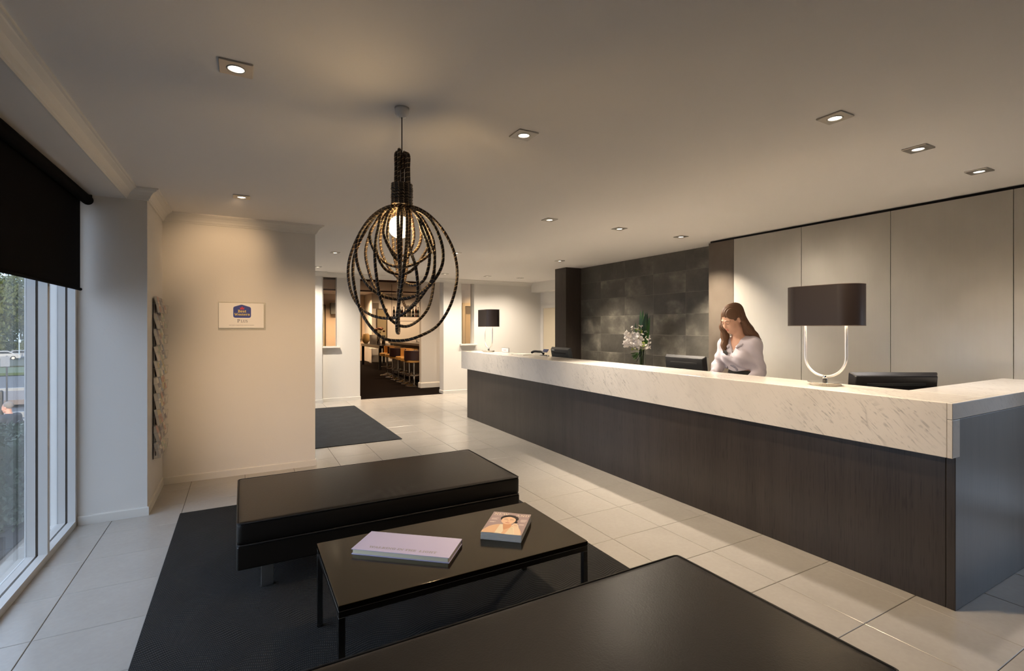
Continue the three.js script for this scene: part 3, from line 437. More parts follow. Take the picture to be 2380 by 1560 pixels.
  for (let k = 0; k < 3; k++) {
    const hh = 0.0118, t = thing('magazine', names[2 - k], 'magazine', [mid.x + k * 0.001, 0.42 + k * 0.012, mid.z - k * 0.001], ang + (k - 1) * 0.006, 'magazines piled on the coffee table');
    part('page_block', rbox(w - 0.002, hh - 0.001, d - 0.002, 0.001, 1), M.paper, t, [0, hh / 2, 0]);
    for (let q = 1; q < 4; q++) part('page_edge', rbox(w, 0.0008, d, 0.0003, 1), std(rgb(0.52, 0.50, 0.47), 0.8), t, [0, hh * q / 4, 0]);
    if (k === 2) { const g = new THREE.PlaneGeometry(w, d, 12, 1); g.rotateX(-PI / 2); const p = g.attributes.position; for (let i = 0; i < p.count; i++) { const u = p.getX(i) / w + 0.5; p.setY(i, 0.0012 * Math.sin(u * PI * 2)); } g.computeVertexNormals(); part('front_cover', g, new THREE.MeshStandardMaterial({ map: cover, roughness: 0.3 }), t, [0, hh + 0.0018, 0]); part('cover_sheet', rbox(w, 0.0008, d, 0.0002, 1), M.paper, t, [0, hh, 0]); }
    else part('front_cover', rbox(w, 0.0008, d, 0.0002, 1), M.paper, t, [0, hh - 0.0002, 0]);
  }
}

/* ---------- rope pendant ---------- */
{ const A = V3(0.705, 0, -2.425), D0 = A.dot(FW);
  const t = thing('pendant_lamp', 'pendant lamp of black rope loops around a glowing globe', 'lamp', [A.x, CEIL, A.z]);
  const loc = (px, py, d) => { const p = atDepth(px, py, D0 + d); return V3(p.x - A.x, p.y - CEIL, p.z - A.z); };
  const ropeGeo = (pts, closed, r = 0.0075) => { const c = new THREE.CatmullRomCurve3(pts, closed, 'centripetal'), L = c.getLength(), n = Math.max(40, Math.round(L / 0.012)); const g = new THREE.TubeGeometry(c, n, r, 8, closed), uv = g.attributes.uv; for (let i = 0; i < uv.count; i++) uv.setX(i, uv.getX(i) * Math.round(L / 0.026)); return g; };
  const threadMat = std(rgb(0.72, 0.50, 0.27), 0.35, 0.6);
  const binding = (pts, closed, r = 0.0075, pitch = 0.023, w = 0.0012) => { // copper thread wound round the rope
    const c = new THREE.CatmullRomCurve3(pts, closed, 'centripetal'), turns = Math.round(c.getLength() / pitch), n = turns * 7, fr = c.computeFrenetFrames(n, closed), at = c.getSpacedPoints(n), rows = [];
    for (let i = 0; i <= n; i++) { const a = i / 7 * PI * 2, e = fr.normals[i].clone().multiplyScalar(Math.cos(a)).addScaledVector(fr.binormals[i], Math.sin(a)), T = fr.tangents[i], q = at[i].clone().addScaledVector(e, r); rows.push([q.clone().addScaledVector(e, w * 0.8), q.clone().addScaledVector(T, w), q.clone().addScaledVector(T, -w)]); }
    const pos = new Float32Array(n * 36); let o = 0; const put = (v) => { pos[o++] = v.x; pos[o++] = v.y; pos[o++] = v.z; };
    for (let i = 0; i < n; i++) for (const [j, k] of [[0, 1], [2, 0]]) { put(rows[i][j]); put(rows[i][k]); put(rows[i + 1][k]); put(rows[i][j]); put(rows[i + 1][k]); put(rows[i + 1][j]); }
    const g = new THREE.BufferGeometry(); g.setAttribute('position', new THREE.BufferAttribute(pos, 3)); g.computeVertexNormals(); return g; };
  const wound = (name, pts, closed, r) => { const m = part(name, ropeGeo(pts, closed, r), M.rope, t); part('binding_thread', binding(pts, closed, r), threadMat, m); };
  part('ceiling_rose', lathe([[0, -0.046], [0.012, -0.046], [0.026, -0.042], [0.033, -0.030], [0.035, -0.012], [0.036, 0], [0, 0]], 32), M.whiteCeramic, t);
  part('cord', rod([0, -0.044, 0], [0, -0.50, 0], 0.0028, 8), M.black, t);
  for (let k = 0; k < 11; k++) { const a = k / 11 * PI * 2, r = k % 3 ? 0.034 : 0.022, x = Math.cos(a) * r, z = Math.sin(a) * r, top = -0.215 - 0.012 * (k % 4); wound('rope_end', [V3(x, -0.50, z), V3(x * 1.05, -0.40, z * 1.05), V3(x, -0.30, z), V3(x, top - 0.01, z), V3(x * 0.75, top, z * 0.75), V3(x * 0.5, top - 0.012, z * 0.5), V3(x * 0.45, -0.30, z * 0.45)], false, 0.0085); }
  for (let k = 0; k < 9; k++) { const y = -0.385 - k * 0.0125, pts = []; for (let i = 0; i < 20; i++) { const a = i / 20 * PI * 2; pts.push(V3(Math.cos(a) * (0.046 + 0.0008 * (k % 3)), y - 0.004 * Math.sin(a + k) , Math.sin(a) * 0.046)); } wound('collar_wrap', pts, true, 0.0075); }
  const loops = [ // traced outline (crop pixels), slant of the loop plane, fore and aft swing
    [[[650, 165], [800, 230], [960, 390], [1060, 570], [1105, 760], [1095, 950], [1030, 1160], [910, 1340], [760, 1430], [600, 1480], [430, 1475], [340, 1430], [230, 1310], [150, 1160], [100, 960], [85, 780], [110, 620], [200, 420], [330, 240], [460, 165]], 0.10, 0.02],
    [[[450, 165], [250, 290], [110, 520], [40, 760], [60, 980], [150, 1150], [270, 1235], [430, 1265], [560, 1235], [690, 1130], [800, 990], [870, 850], [885, 680], [850, 540], [750, 300], [600, 170]], -0.35, 0.05],
    [[[400, 200], [330, 400], [300, 640], [320, 880], [360, 1080], [450, 1270], [590, 1345], [720, 1290], [820, 1170], [870, 980], [885, 760], [880, 560], [800, 340], [650, 200]], 0.95, 0],
    [[[600, 180], [612, 480], [585, 780], [555, 1000], [520, 1230], [515, 1370], [528, 1410], [536, 1380], [532, 1200], [535, 950], [560, 600], [560, 180]], 0, -0.24],
    [[[440, 180], [290, 360], [210, 600], [240, 800], [300, 960], [420, 1055], [560, 1075], [720, 1030], [860, 920], [960, 740], [960, 560], [880, 350], [700, 200]], -0.6, 0],
    [[[470, 170], [300, 260], [140, 460], [115, 620], [150, 800], [240, 950], [360, 1040], [520, 1078], [680, 1052], [840, 930], [940, 800], [970, 620], [930, 450], [820, 270], [660, 170]], 0.45, 0.02],
    [[[440, 180], [360, 420], [365, 600], [420, 740], [530, 870], [690, 940], [780, 890], [830, 740], [830, 590], [770, 420], [660, 190]], -1.1, 0],
    [[[440, 190], [300, 340], [250, 470], [320, 640], [420, 730], [560, 760], [720, 720], [830, 640], [880, 560], [830, 400], [680, 200]], -0.2, -0.06],
    [[[480, 180], [390, 380], [400, 480], [470, 610], [560, 650], [680, 620], [750, 500], [740, 330], [640, 190]], 0.8, -0.05],
    [[[470, 190], [330, 400], [320, 620], [400, 780], [520, 830], [640, 810], [740, 700], [830, 520], [800, 360], [660, 180]], 0.7, 0.04],
    [[[620, 190], [640, 560], [700, 760], [722, 960], [714, 1085], [680, 1125], [620, 1165], [575, 1090], [545, 900], [490, 650], [480, 300], [510, 190]], 0.3, -0.2],
    [[[490, 190], [430, 380], [440, 560], [520, 690], [600, 690], [670, 540], [680, 400], [620, 190]], 1.2, 0.03],
    [[[580, 180], [632, 460], [622, 700], [590, 900], [560, 870], [540, 700], [530, 450], [540, 190]], 0, 0.22],
    [[[520, 190], [520, 600], [525, 830], [535, 960], [548, 830], [552, 560], [556, 190]], 0, 0.17],
  ];
  for (const [pts, slant, swing] of loops) wound('rope_loop', pts.map(([x, y], i) => { const px = 800 + x / 4.215, py = 440 + y / 4.215, u = (px - 933) / 463, n = pts.length, s = (i + 0.5) / n; const d = slant * u + swing * Math.sin(2 * PI * s) + 0.02 * Math.sin(i * 2.1); return loc(px, py, Math.max(-0.27, Math.min(0.27, d)) * (py < 490 ? 0.35 : 1)); }), true, 0.0075);
  part('lamp_holder', lathe([[0, -0.49], [0.020, -0.49], [0.022, -0.50], [0.022, -0.545], [0, -0.548]], 20), M.black, t);
  const g = part('globe', new THREE.SphereGeometry(0.0565, 32, 24), glow(rgb(1, 0.80, 0.46), 6), t, [-0.010, -0.597, -0.004]);
  const l = new THREE.PointLight(rgb(1, 0.68, 0.34), PENDANT, 0, 2); l.name = 'globe_light'; l.castShadow = true; l.shadow.radius = 2.5; g.add(l); }

/* ---------- sign and brochure rack ---------- */
{ const t = thing('wall_sign', 'white wall sign with a blue emblem and dark lettering behind clear acrylic', 'sign', [0.007, 1.613, -5.70]);
  part('acrylic_back', rbox(0.425, 0.285, 0.006, 0.002, 1), phy({ color: rgb(0.95, 0.95, 0.93), roughness: 0.05, transmission: 0.9, thickness: 0 }), t, [0, 0, 0.010]);
  const tex = canvasTex(1024, 616, (c, w, h) => {
    c.fillStyle = '#f1eeea'; c.fillRect(0, 0, w, h);
    c.beginPath(); c.moveTo(322, 130); c.quadraticCurveTo(325, 95, 360, 84); c.lineTo(480, 44); c.quadraticCurveTo(512, 34, 544, 44); c.lineTo(690, 90); c.quadraticCurveTo(722, 102, 724, 140); c.lineTo(724, 310); c.quadraticCurveTo(722, 358, 674, 360); c.lineTo(372, 360); c.quadraticCurveTo(322, 356, 322, 310); c.closePath(); c.fillStyle = '#12308c'; c.fill(); c.lineWidth = 7; c.strokeStyle = '#4a66ad'; c.stroke();
    c.fillStyle = '#c2203f'; c.beginPath(); c.moveTo(470, 96); c.lineTo(492, 120); c.lineTo(522, 86); c.lineTo(552, 120); c.lineTo(576, 98); c.lineTo(566, 158); c.lineTo(480, 158); c.closePath(); c.fill(); c.beginPath(); c.arc(522, 92, 12, 0, 7); c.fill();
    c.fillStyle = '#f0d85a'; c.textAlign = 'center'; c.font = 'bold 92px serif'; c.fillText('Best', 520, 232); c.font = 'bold 84px serif'; c.fillText('Western', 523, 308);
    c.fillStyle = '#2c2c44'; c.font = '112px serif'; c.fillText('P', 442, 478); c.font = '86px serif'; c.fillText('LUS', 570, 478);
    c.font = '26px sans-serif'; c.fillStyle = '#6b6670'; c.fillText('Each hotel is independently owned and operated', 512, 556);
  });
  const f = part('sign_plate', rbox(0.40, 0.252, 0.004, 0.001, 1), std(rgb(0.86, 0.85, 0.83), 0.5), t, [-0.006, 0.006, 0.0155]);
  const g = new THREE.PlaneGeometry(0.398, 0.25); part('print', g, new THREE.MeshStandardMaterial({ map: tex, roughness: 0.5 }), f, [0, 0, 0.0024]);
  for (const [x, y] of [[-0.2, -0.13], [0.2, -0.13], [-0.2, 0.13], [0.2, 0.13]]) part('standoff', rod([x, y, 0], [x, y, 0.009], 0.006), M.steel, t); }
{ const x0 = -0.66, t = thing('brochure_rack', 'tall wire brochure rack on the side of the white pier', 'rack', [x0, 0, -5.30]);
  const z0 = -0.22, z1 = 0.22, pitch = 0.1365, base = 0.395;
  part('wire_frame', merge([-1, -0.33, 0.33, 1].map((s) => rod([0.006, base - 0.01, s * 0.21], [0.006, 1.745, s * 0.21], 0.0032, 6))), M.darkSteel, t);
  const cols = [[0.45, 0.42, 0.40], [0.30, 0.36, 0.42], [0.62, 0.55, 0.46], [0.52, 0.30, 0.24], [0.70, 0.66, 0.58], [0.24, 0.22, 0.26], [0.58, 0.50, 0.30], [0.42, 0.48, 0.38]];
  const hue = ['grey', 'blue', 'beige', 'rust', 'cream', 'charcoal', 'mustard', 'sage'];
  const tiers = ['lowest', 'ninth', 'eighth', 'seventh', 'sixth', 'fifth', 'fourth', 'third', 'second', 'topmost'];
  for (let k = 0; k < 10; k++) { const y = base + k * pitch;
    const loop = (o, yy) => tube([[0.008, yy, z0], [o, yy, z0], [o, yy, z1], [0.008, yy, z1]].map((p) => V3(...p)), 0.0022, false, 30, 5);
    const pk = part('pocket', merge([rod([0.008, y, z0], [0.058, y, z0], 0.0015, 6), rod([0.058, y, z0], [0.058, y, z1], 0.0015, 6), rod([0.058, y, z1], [0.008, y, z1], 0.0015, 6), rod([0.058, y, z0], [0.064, y + 0.075, z0], 0.0015, 6), rod([0.058, y, z1], [0.064, y + 0.075, z1], 0.0015, 6), rod([0.064, y + 0.075, z0], [0.064, y + 0.075, z1], 0.0015, 6), rod([0.064, y + 0.075, z0], [0.008, y + 0.075, z0], 0.0015, 6), rod([0.064, y + 0.075, z1], [0.008, y + 0.075, z1], 0.0015, 6), rod([0.008, y, 0], [0.058, y, 0], 0.0015, 6), rod([0.058, y, 0], [0.064, y + 0.075, 0], 0.0015, 6)]), M.steel, t);
    for (let q = 0; q < 4; q++) {
      const c = cols[(k * 3 + q * 5) % 8], h = 0.124 + 0.014 * hash(k, q, 8), w = 0.098, th = 0.012 + 0.014 * hash(k, q, 9), lean = 0.15 + 0.13 * hash(k, q, 10);
      const b = thing('brochure', hue[(k * 3 + q * 5) % 8] + ' tourist brochure in the ' + tiers[k] + ' pocket of the wire rack, ' + ['nearest the window', 'second from the window', 'third from the window', 'nearest the sign wall'][q], 'brochure', [x0 + 0.054, y + 0.004, -5.30 + 0.160 - q * 0.106], 0, 'brochures in the wire rack');
      b.rotation.z = lean; part('pages', rbox(th, h, w, 0.001, 1), M.paper, b, [-th / 2, h / 2, 0]);
      part('printed_cover', rbox(0.001, h - 0.002, w - 0.002, 0.0003, 1), std(rgb(...c), 0.4), b, [0.0006, h / 2, 0]); part('printed_band', rbox(0.0008, h * 0.3, w - 0.012, 0.0003, 1), std(rgb(...cols[(k + q * 3 + 1) % 8]), 0.4), b, [0.0014, h * (0.3 + 0.4 * hash(k, q, 11)), 0]); }
  } }

/* ---------- flowers ---------- */
{ const vx = 5.20, vz = -5.45, y0 = 0.752;
  const t = thing('flower_vase', 'clear glass cylinder vase holding the white flowers', 'vase', [vx, y0, vz]);
  part('glass', lathe([[0, 0], [0.052, 0], [0.056, 0.004], [0.058, 0.40], [0.055, 0.40], [0.053, 0.012], [0, 0.012]], 40), M.clearGlass, t);
  const f = thing('flower_arrangement', 'bouquet of white orchids and lilies with tall dark green leaves', 'flowers', [vx, y0 + 0.014, vz]);
  const green = std(rgb(0.035, 0.10, 0.018), 0.35), dark = std(rgb(0.012, 0.040, 0.010), 0.35), lime = std(rgb(0.24, 0.30, 0.05), 0.5), white = std(rgb(0.86, 0.80, 0.76), 0.6);
  for (let k = 0; k < 14; k++) { const a = k * 2.4, r = 0.02 + 0.018 * rnd(); part('stem', tube([[Math.cos(a) * r, 0, Math.sin(a) * r], [Math.cos(a + 2) * r * 0.7, 0.2, Math.sin(a + 2) * r * 0.7], [Math.cos(a + 3) * 0.035, 0.42, Math.sin(a + 3) * 0.035]], 0.004, false, 12, 5), k % 2 ? green : dark, f); }
  const leafGeo = (L, w, fold = 0.25) => { const n = 10, pos = [], row = []; for (let i = 0; i <= n; i++) { const s = i / n, ww = w * Math.pow(Math.sin(PI * Math.min(1, 0.08 + s * 0.92)), 0.7) * (1 - 0.25 * s); row.push([V3(-ww, s * L, ww * fold), V3(0, s * L, 0), V3(ww, s * L, ww * fold)]); } for (let i = 0; i < n; i++) for (let k = 0; k < 2; k++) for (const v of [row[i][k], row[i][k + 1], row[i + 1][k + 1], row[i][k], row[i + 1][k + 1], row[i + 1][k]]) pos.push(v.x, v.y, v.z); const g = new THREE.BufferGeometry(); g.setAttribute('position', new THREE.Float32BufferAttribute(pos, 3)); g.computeVertexNormals(); return g; };
  // across the picture the bouquet spreads along the wall: left is minus z, right plus z
  const LEAF = [[0.02, 0.56, 0.045, -0.05, 0.44, green], [0.0, 0.54, 0.050, 0.03, 0.46, green], [-0.05, 0.50, 0.050, 0.16, 0.46, dark], [-0.02, 0.46, 0.040, 0.22, 0.44, green], [0.03, 0.50, 0.045, 0.10, 0.46, dark], [-0.03, 0.42, 0.05, -0.12, 0.40, dark]];
  for (const [dx, L, w, lean, yb, m] of LEAF) { const l = part('leaf', leafGeo(L, w), m, f, [dx, yb, lean * 0.45], [lean * 0.85, -PI / 2 + lean, 0]); l.material.side = THREE.DoubleSide; }
  for (let k = 0; k < 5; k++) { const l = part('leaf', leafGeo(0.2, 0.03), green, f, [-0.02, 0.36, -0.02 + 0.01 * k], [-1.7 - 0.2 * k, -PI / 2 + (k - 2) * 0.5, 0]); }
  const petal = (r) => { const g = new THREE.SphereGeometry(r, 8, 6); g.scale(1, 0.22, 0.7); g.translate(r * 0.85, r * 0.18, 0); return g; };
  const bloom = (r, n) => merge(Array.from({ length: n }, (_, k) => { const g = petal(r); g.rotateZ(0.35); g.rotateY(k / n * PI * 2); return g; }).concat([new THREE.SphereGeometry(r * 0.3, 8, 6)]));
  const big = bloom(0.040, 5), small = bloom(0.014, 5);
  for (let k = 0; k < 40; k++) { const a = rnd() * PI * 2, e = rr(-0.2, 1), rad = 0.125 * Math.sqrt(rnd()) + 0.05, y = 0.535 + 0.10 * (rnd() - 0.5) * 2, z = -0.07 + Math.sin(a) * rad * 1.1, x = -0.05 + Math.cos(a) * rad * 0.7; part('bloom', big, white, f, [x, y, z], [rr(-0.6, 0.6), rr(0, 6), 0.9 + rr(-0.5, 0.5)]); }
  for (let k = 0; k < 60; k++) { const z = rr(-0.24, 0.18), y = 0.50 + rr(-0.10, 0.30) * (1 - Math.abs(z + 0.03) * 1.6), x = -0.05 + rr(-0.12, 0.06); part('blossom', small, k % 5 ? white : lime, f, [x, y, z], [rr(-1, 1), rr(0, 6), rr(0, 1.4)]); if (k % 2) part('twig', tube([[0, 0.38, 0], [x * 0.5, (0.38 + y) / 2, z * 0.6], [x, y, z]], 0.0018, false, 8, 4), lime, f); }
  for (let k = 0; k < 5; k++) part('bud', (() => { const g = new THREE.SphereGeometry(0.014, 8, 8); g.scale(1, 2.6, 1); return g; })(), lime, f, [-0.10, 0.60 + rr(-0.05, 0.08), -0.10 + k * 0.05], [rr(-0.5, 0.5), 0, rr(-0.2, 0.6)]); }

/* ---------- people ---------- */
const smin = (a, b, k) => { const h = Math.max(0, k - Math.abs(a - b)) / k; return Math.min(a, b) - h * h * k * 0.25; };
const smax = (a, b, k) => -smin(-a, -b, k);
const cap = (p, a, b, ra, rb) => { const bx = b[0] - a[0], by = b[1] - a[1], bz = b[2] - a[2], px = p[0] - a[0], py = p[1] - a[1], pz = p[2] - a[2]; const t = Math.max(0, Math.min(1, (px * bx + py * by + pz * bz) / (bx * bx + by * by + bz * bz || 1e-9))); return Math.hypot(px - bx * t, py - by * t, pz - bz * t) - (ra + (rb - ra) * t); };
const ell = (p, c, r) => { const x = (p[0] - c[0]) / r[0], y = (p[1] - c[1]) / r[1], z = (p[2] - c[2]) / r[2], k = Math.hypot(x, y, z), g = Math.hypot(x / r[0], y / r[1], z / r[2]); return k * (k - 1) / (g || 1e-9); };
const chain = (p, list, k) => { let d = 9; for (let i = 0; i < list.length - 1; i++) d = smin(d, cap(p, list[i], list[i + 1], list[i][3], list[i + 1][3]), k); return d; };
function meshField(f, c, half, res) {
  const mc = new MarchingCubes(res, new THREE.MeshBasicMaterial(), false, false, 120000); mc.isolation = 0; const n = mc.size, hs = mc.halfsize;
  for (let k = 0; k < n; k++) for (let j = 0; j < n; j++) for (let i = 0; i < n; i++) mc.field[i + j * n + k * n * n] = -f([c[0] + half * (i - hs) / hs, c[1] + half * (j - hs) / hs, c[2] + half * (k - hs) / hs]);
  mc.update(); const cnt = mc.count, pos = new Float32Array(cnt * 3); for (let i = 0; i < cnt * 3; i++) pos[i] = mc.positionArray[i] * half + c[i % 3];
  let g = new THREE.BufferGeometry(); g.setAttribute('position', new THREE.BufferAttribute(pos, 3)); g = mergeVertices(g, half * 1e-4); g.computeVertexNormals(); return metric2(g);
}
function metric2(g) { const p = g.attributes.position, uv = new Float32Array(p.count * 2); for (let i = 0; i < p.count; i++) { uv[i * 2] = p.getX(i) + p.getZ(i); uv[i * 2 + 1] = p.getY(i); } g.setAttribute('uv', new THREE.BufferAttribute(uv, 2)); return g; }
const skin = std(rgb(0.62, 0.36, 0.25), 0.5), skinTan = std(rgb(0.50, 0.26, 0.19), 0.55);
function headField(pitch, yaw, roll, at) { // returns a map from person space to head space
  const q = new THREE.Quaternion().setFromEuler(new THREE.Euler(pitch, yaw, roll, 'YXZ')), qi = q.clone().invert(), v = V3();
  const toHead = (p) => { v.set(p[0] - at[0], p[1] - at[1], p[2] - at[2]).applyQuaternion(qi); return [v.x, v.y, v.z]; };
  const out = (x, y, z) => { const w = V3(x, y, z).applyQuaternion(q); return [w.x + at[0], w.y + at[1], w.z + at[2]]; };
  const head = (h) => {
    let d = ell(h, [0, 0.032, -0.012], [0.073, 0.090, 0.093]);
    d = smin(d, ell(h, [0, -0.040, 0.030], [0.057, 0.072, 0.060]), 0.035);
    d = smin(d, cap(h, [-0.012, -0.098, 0.060], [0.012, -0.098, 0.060], 0.016, 0.016), 0.03);
    d = smin(d, cap(h, [-0.045, -0.070, 0.005], [0.0, -0.095, 0.050], 0.016, 0.016), 0.03); d = smin(d, cap(h, [0.045, -0.070, 0.005], [0.0, -0.095, 0.050], 0.016, 0.016), 0.03);
    for (const s of [-1, 1]) { d = smax(d, -(Math.hypot(h[0] - s * 0.031, h[1] - 0.003, h[2] - 0.099) - 0.015), 0.016); d = smin(d, Math.hypot(h[0] - s * 0.031, h[1] - 0.001, h[2] - 0.075) - 0.0115, 0.004); d = smin(d, cap(h, [s * 0.014, 0.022, 0.083], [s * 0.045, 0.022, 0.070], 0.008, 0.006), 0.014); d = smin(d, ell(h, [s * 0.073, -0.008, -0.012], [0.008, 0.030, 0.018]), 0.008); d = smin(d, Math.hypot(h[0] - s * 0.036, h[1] + 0.035, h[2] - 0.060) - 0.020, 0.03); }
    d = smin(d, cap(h, [0, 0.012, 0.082], [0, -0.034, 0.103], 0.0065, 0.0105), 0.012); d = smin(d, cap(h, [-0.009, -0.038, 0.092], [0.009, -0.038, 0.092], 0.007, 0.007), 0.008);
    d = smin(d, cap(h, [-0.018, -0.064, 0.078], [0.018, -0.064, 0.078], 0.008, 0.008), 0.012);
    return d;
  };
  return { toHead, out, head };
}
{ // receptionist
  const t = thing('person', 'woman in a pale lilac blouse standing behind the desk looking down', 'person', [4.155, 0, -3.01], -PI / 2 - 0.02);
  const HC = [-0.005, 1.575, 0.155], hf = headField(0.50, -0.16, -0.05, HC);
  const hairM = std(rgb(0.105, 0.048, 0.020), 0.6), blouseM = std(rgb(0.50, 0.455, 0.50), 0.8), skirtM = std(rgb(0.012, 0.012, 0.013), 0.7);
  const sh = [[-0.150, 1.345, 0.055], [0.148, 1.345, 0.050]], el = [[-0.215, 1.115, 0.085], [0.172, 1.095, 0.010]], wr = [[-0.155, 0.945, 0.285], [0.150, 0.925, 0.235]];
  const hand = (p, s) => { const w = wr[s < 0 ? 0 : 1]; let d = cap(p, w, [w[0] - s * 0.01, w[1] - 0.045, w[2] + 0.065], 0.026, 0.034); const k = [w[0] - s * 0.01, w[1] - 0.055, w[2] + 0.085];
    for (let i = 0; i < 4; i++) { const o = (i - 1.5) * 0.019, L = [0.062, 0.074, 0.068, 0.052][i]; d = smin(d, chain(p, [[k[0] + s * o, k[1], k[2], 0.0095], [k[0] + s * o * 1.15, k[1] - 0.012, k[2] + L * 0.5, 0.0085], [k[0] + s * o * 1.15, k[1] - 0.040, k[2] + L * 0.8, 0.0075]], 0.006), 0.008); }
    return smin(d, chain(p, [[w[0] - s * 0.028, w[1] - 0.02, w[2] + 0.03, 0.012], [w[0] - s * 0.050, w[1] - 0.045, w[2] + 0.065, 0.010], [w[0] - s * 0.045, w[1] - 0.07, w[2] + 0.09, 0.008]], 0.008), 0.014); };
  const legs = (p) => { let d = 9; for (const s of [-1, 1]) { d = Math.min(d, chain(p, [[s * 0.085, 0.92, -0.01, 0.085], [s * 0.080, 0.50, 0.0, 0.052], [s * 0.078, 0.33, -0.02, 0.050], [s * 0.075, 0.09, -0.02, 0.034]], 0.03)); d = smin(d, cap(p, [s * 0.075, 0.045, -0.04], [s * 0.085, 0.032, 0.13], 0.036, 0.030), 0.03); } return d; };
  const torso = (p) => { let d = ell(p, [0, 1.235, 0.035], [0.148, 0.150, 0.100]); d = smin(d, ell(p, [0, 1.06, 0.005], [0.128, 0.12, 0.090]), 0.08); d = smin(d, ell(p, [0, 0.95, -0.015], [0.165, 0.10, 0.11]), 0.08); d = smin(d, cap(p, sh[0], sh[1], 0.050, 0.050), 0.07); for (const s of [-1, 1]) d = smin(d, ell(p, [s * 0.062, 1.225, 0.105], [0.062, 0.060, 0.055]), 0.04); return d; };
  const arms = (p) => { let d = 9; for (const s of [0, 1]) d = smin(d, chain(p, [[...sh[s], 0.052], [...el[s], 0.040], [...wr[s], 0.025]], 0.03), 0.02); return d; };
  const neck = (p) => cap(p, [0, 1.36, 0.055], hf.out(0, -0.055, -0.022), 0.056, 0.049);
  const bodyA = meshField((p) => smin(smin(smin(torso(p), neck(p), 0.05), arms(p), 0.04), legs(p), 0.05), [0, 0.78, 0.08], 0.80, 110);
  const headG = meshField((p) => smin(hf.head(hf.toHead(p)), neck(p), 0.02), [HC[0], HC[1] - 0.03, HC[2]], 0.17, 96);
  const handG = [-1, 1].map((s) => { const w = wr[s < 0 ? 0 : 1]; return meshField((p) => hand(p, s), [w[0], w[1] - 0.05, w[2] + 0.06], 0.13, 64); });
  const body = part('body', mergeGeometries([bodyA, headG, ...handG].map((g) => g.toNonIndexed())), skin, t); body.userData.label = 'fair skin';
  part('blouse', meshField((p) => { // shirt with open collar, full sleeves gathered at the cuff and a few folds
    const fold = 0.004 * Math.sin(p[1] * 70 + p[0] * 40) * sstep(1.02, 1.14, p[1]) * (1 - sstep(1.2, 1.3, p[1])) + 0.003 * Math.sin(p[1] * 46 - p[2] * 60 + p[0] * 18);
    let d = Math.max(torso(p) - 0.016 - fold, 1.108 - p[1] - 0.02 * Math.cos(p[0] * 16));
    let a = 9; for (const s of [0, 1]) a = smin(a, chain(p, [[sh[s][0], sh[s][1], sh[s][2], 0.060], [el[s][0], el[s][1], el[s][2], 0.056], [(el[s][0] + wr[s][0]) / 2, (el[s][1] + wr[s][1]) / 2 - 0.006, (el[s][2] + wr[s][2]) / 2, 0.048], [wr[s][0], wr[s][1], wr[s][2], 0.034]], 0.03), 0.02); a -= fold;
    d = smin(d, a, 0.035); d = smin(d, Math.max(neck(p) - 0.018, p[1] - 1.405 + 0.35 * (p[2] - 0.05)), 0.02);
    const v = Math.max(Math.abs(p[0] - 0.004) - Math.max(0, (p[1] - 1.255) * 0.42), 0.09 - p[2]); return smax(d, -v, 0.006); }, [0, 1.20, 0.13], 0.36, 110), blouseM, t);
  part('collar', meshField((p) => { let d = 9; for (const s of [-1, 1]) d = Math.min(d, cap(p, [s * 0.064, 1.418, 0.035], [s * 0.048, 1.318, 0.150], 0.010, 0.014), cap(p, [s * 0.064, 1.418, 0.035], [s * 0.085, 1.345, 0.125], 0.010, 0.010), cap(p, [s * 0.048, 1.318, 0.150], [s * 0.085, 1.345, 0.125], 0.012, 0.010)); d = Math.min(d, cap(p, [-0.062, 1.42, 0.03], [0.0, 1.435, -0.005], 0.011, 0.011), cap(p, [0.062, 1.42, 0.03], [0.0, 1.435, -0.005], 0.011, 0.011)); return d; }, [0, 1.37, 0.08], 0.14, 64), blouseM, t);
  part('skirt', meshField((p) => { let d = smin(ell(p, [0, 0.95, -0.015], [0.172, 0.17, 0.118]), cap(p, [-0.03, 0.62, 0], [0.03, 0.62, 0], 0.135, 0.135), 0.12); d = smin(d, ell(p, [0, 1.07, 0.006], [0.142, 0.09, 0.106]), 0.04); return Math.max(d, p[1] - 1.118, 0.50 - p[1]); }, [0, 0.81, 0], 0.34, 80), skirtM, t);
  part('knot', meshField((p) => Math.min(cap(p, [-0.06, 1.160, 0.118], [0.01, 1.130, 0.126], 0.022, 0.014), cap(p, [-0.015, 1.165, 0.122], [0.03, 1.105, 0.126], 0.017, 0.010), cap(p, [-0.06, 1.160, 0.118], [-0.088, 1.115, 0.116], 0.013, 0.008)), [-0.02, 1.14, 0.12], 0.09, 44), std(rgb(0.20, 0.185, 0.22), 0.8), t);
  for (const y of [1.285, 1.225, 1.165]) part('button', new THREE.SphereGeometry(0.006, 8, 8), M.whiteCeramic, t, [0.012, y, y > 1.25 ? 0.153 : y > 1.18 ? 0.166 : 0.133]);
  part('name_badge', rbox(0.05, 0.042, 0.006, 0.002), M.black, t, [-0.058, 1.262, 0.176], [0.12, -0.25, 0]);
  const hair = part('hair', meshField((p) => { const h = hf.toHead(p); const strand = 0.0022 * Math.sin(p[0] * 320 + p[2] * 280 + p[1] * 12);
    let d = ell(h, [0, 0.040, -0.022], [0.083, 0.100, 0.103]); d = smax(d, -ell(h, [0, -0.052, 0.098], [0.073, 0.118, 0.085]), 0.012); d = smax(d, -(h[1] + 0.055 + (h[2] + 0.02) * -0.9), 0.03);
    for (const s of [-1, 1]) d = smax(d, -ell(h, [s * 0.083, -0.012, -0.006], [0.022, 0.032, 0.022]), 0.01);
    d = smin(d, ell(h, [0, 0.060, -0.095], [0.05, 0.05, 0.04]), 0.05);
    const a = hf.out(-0.070, 0.02, 0.02), b = hf.out(0.066, 0.0, -0.045), c = hf.out(0, -0.02, -0.085);
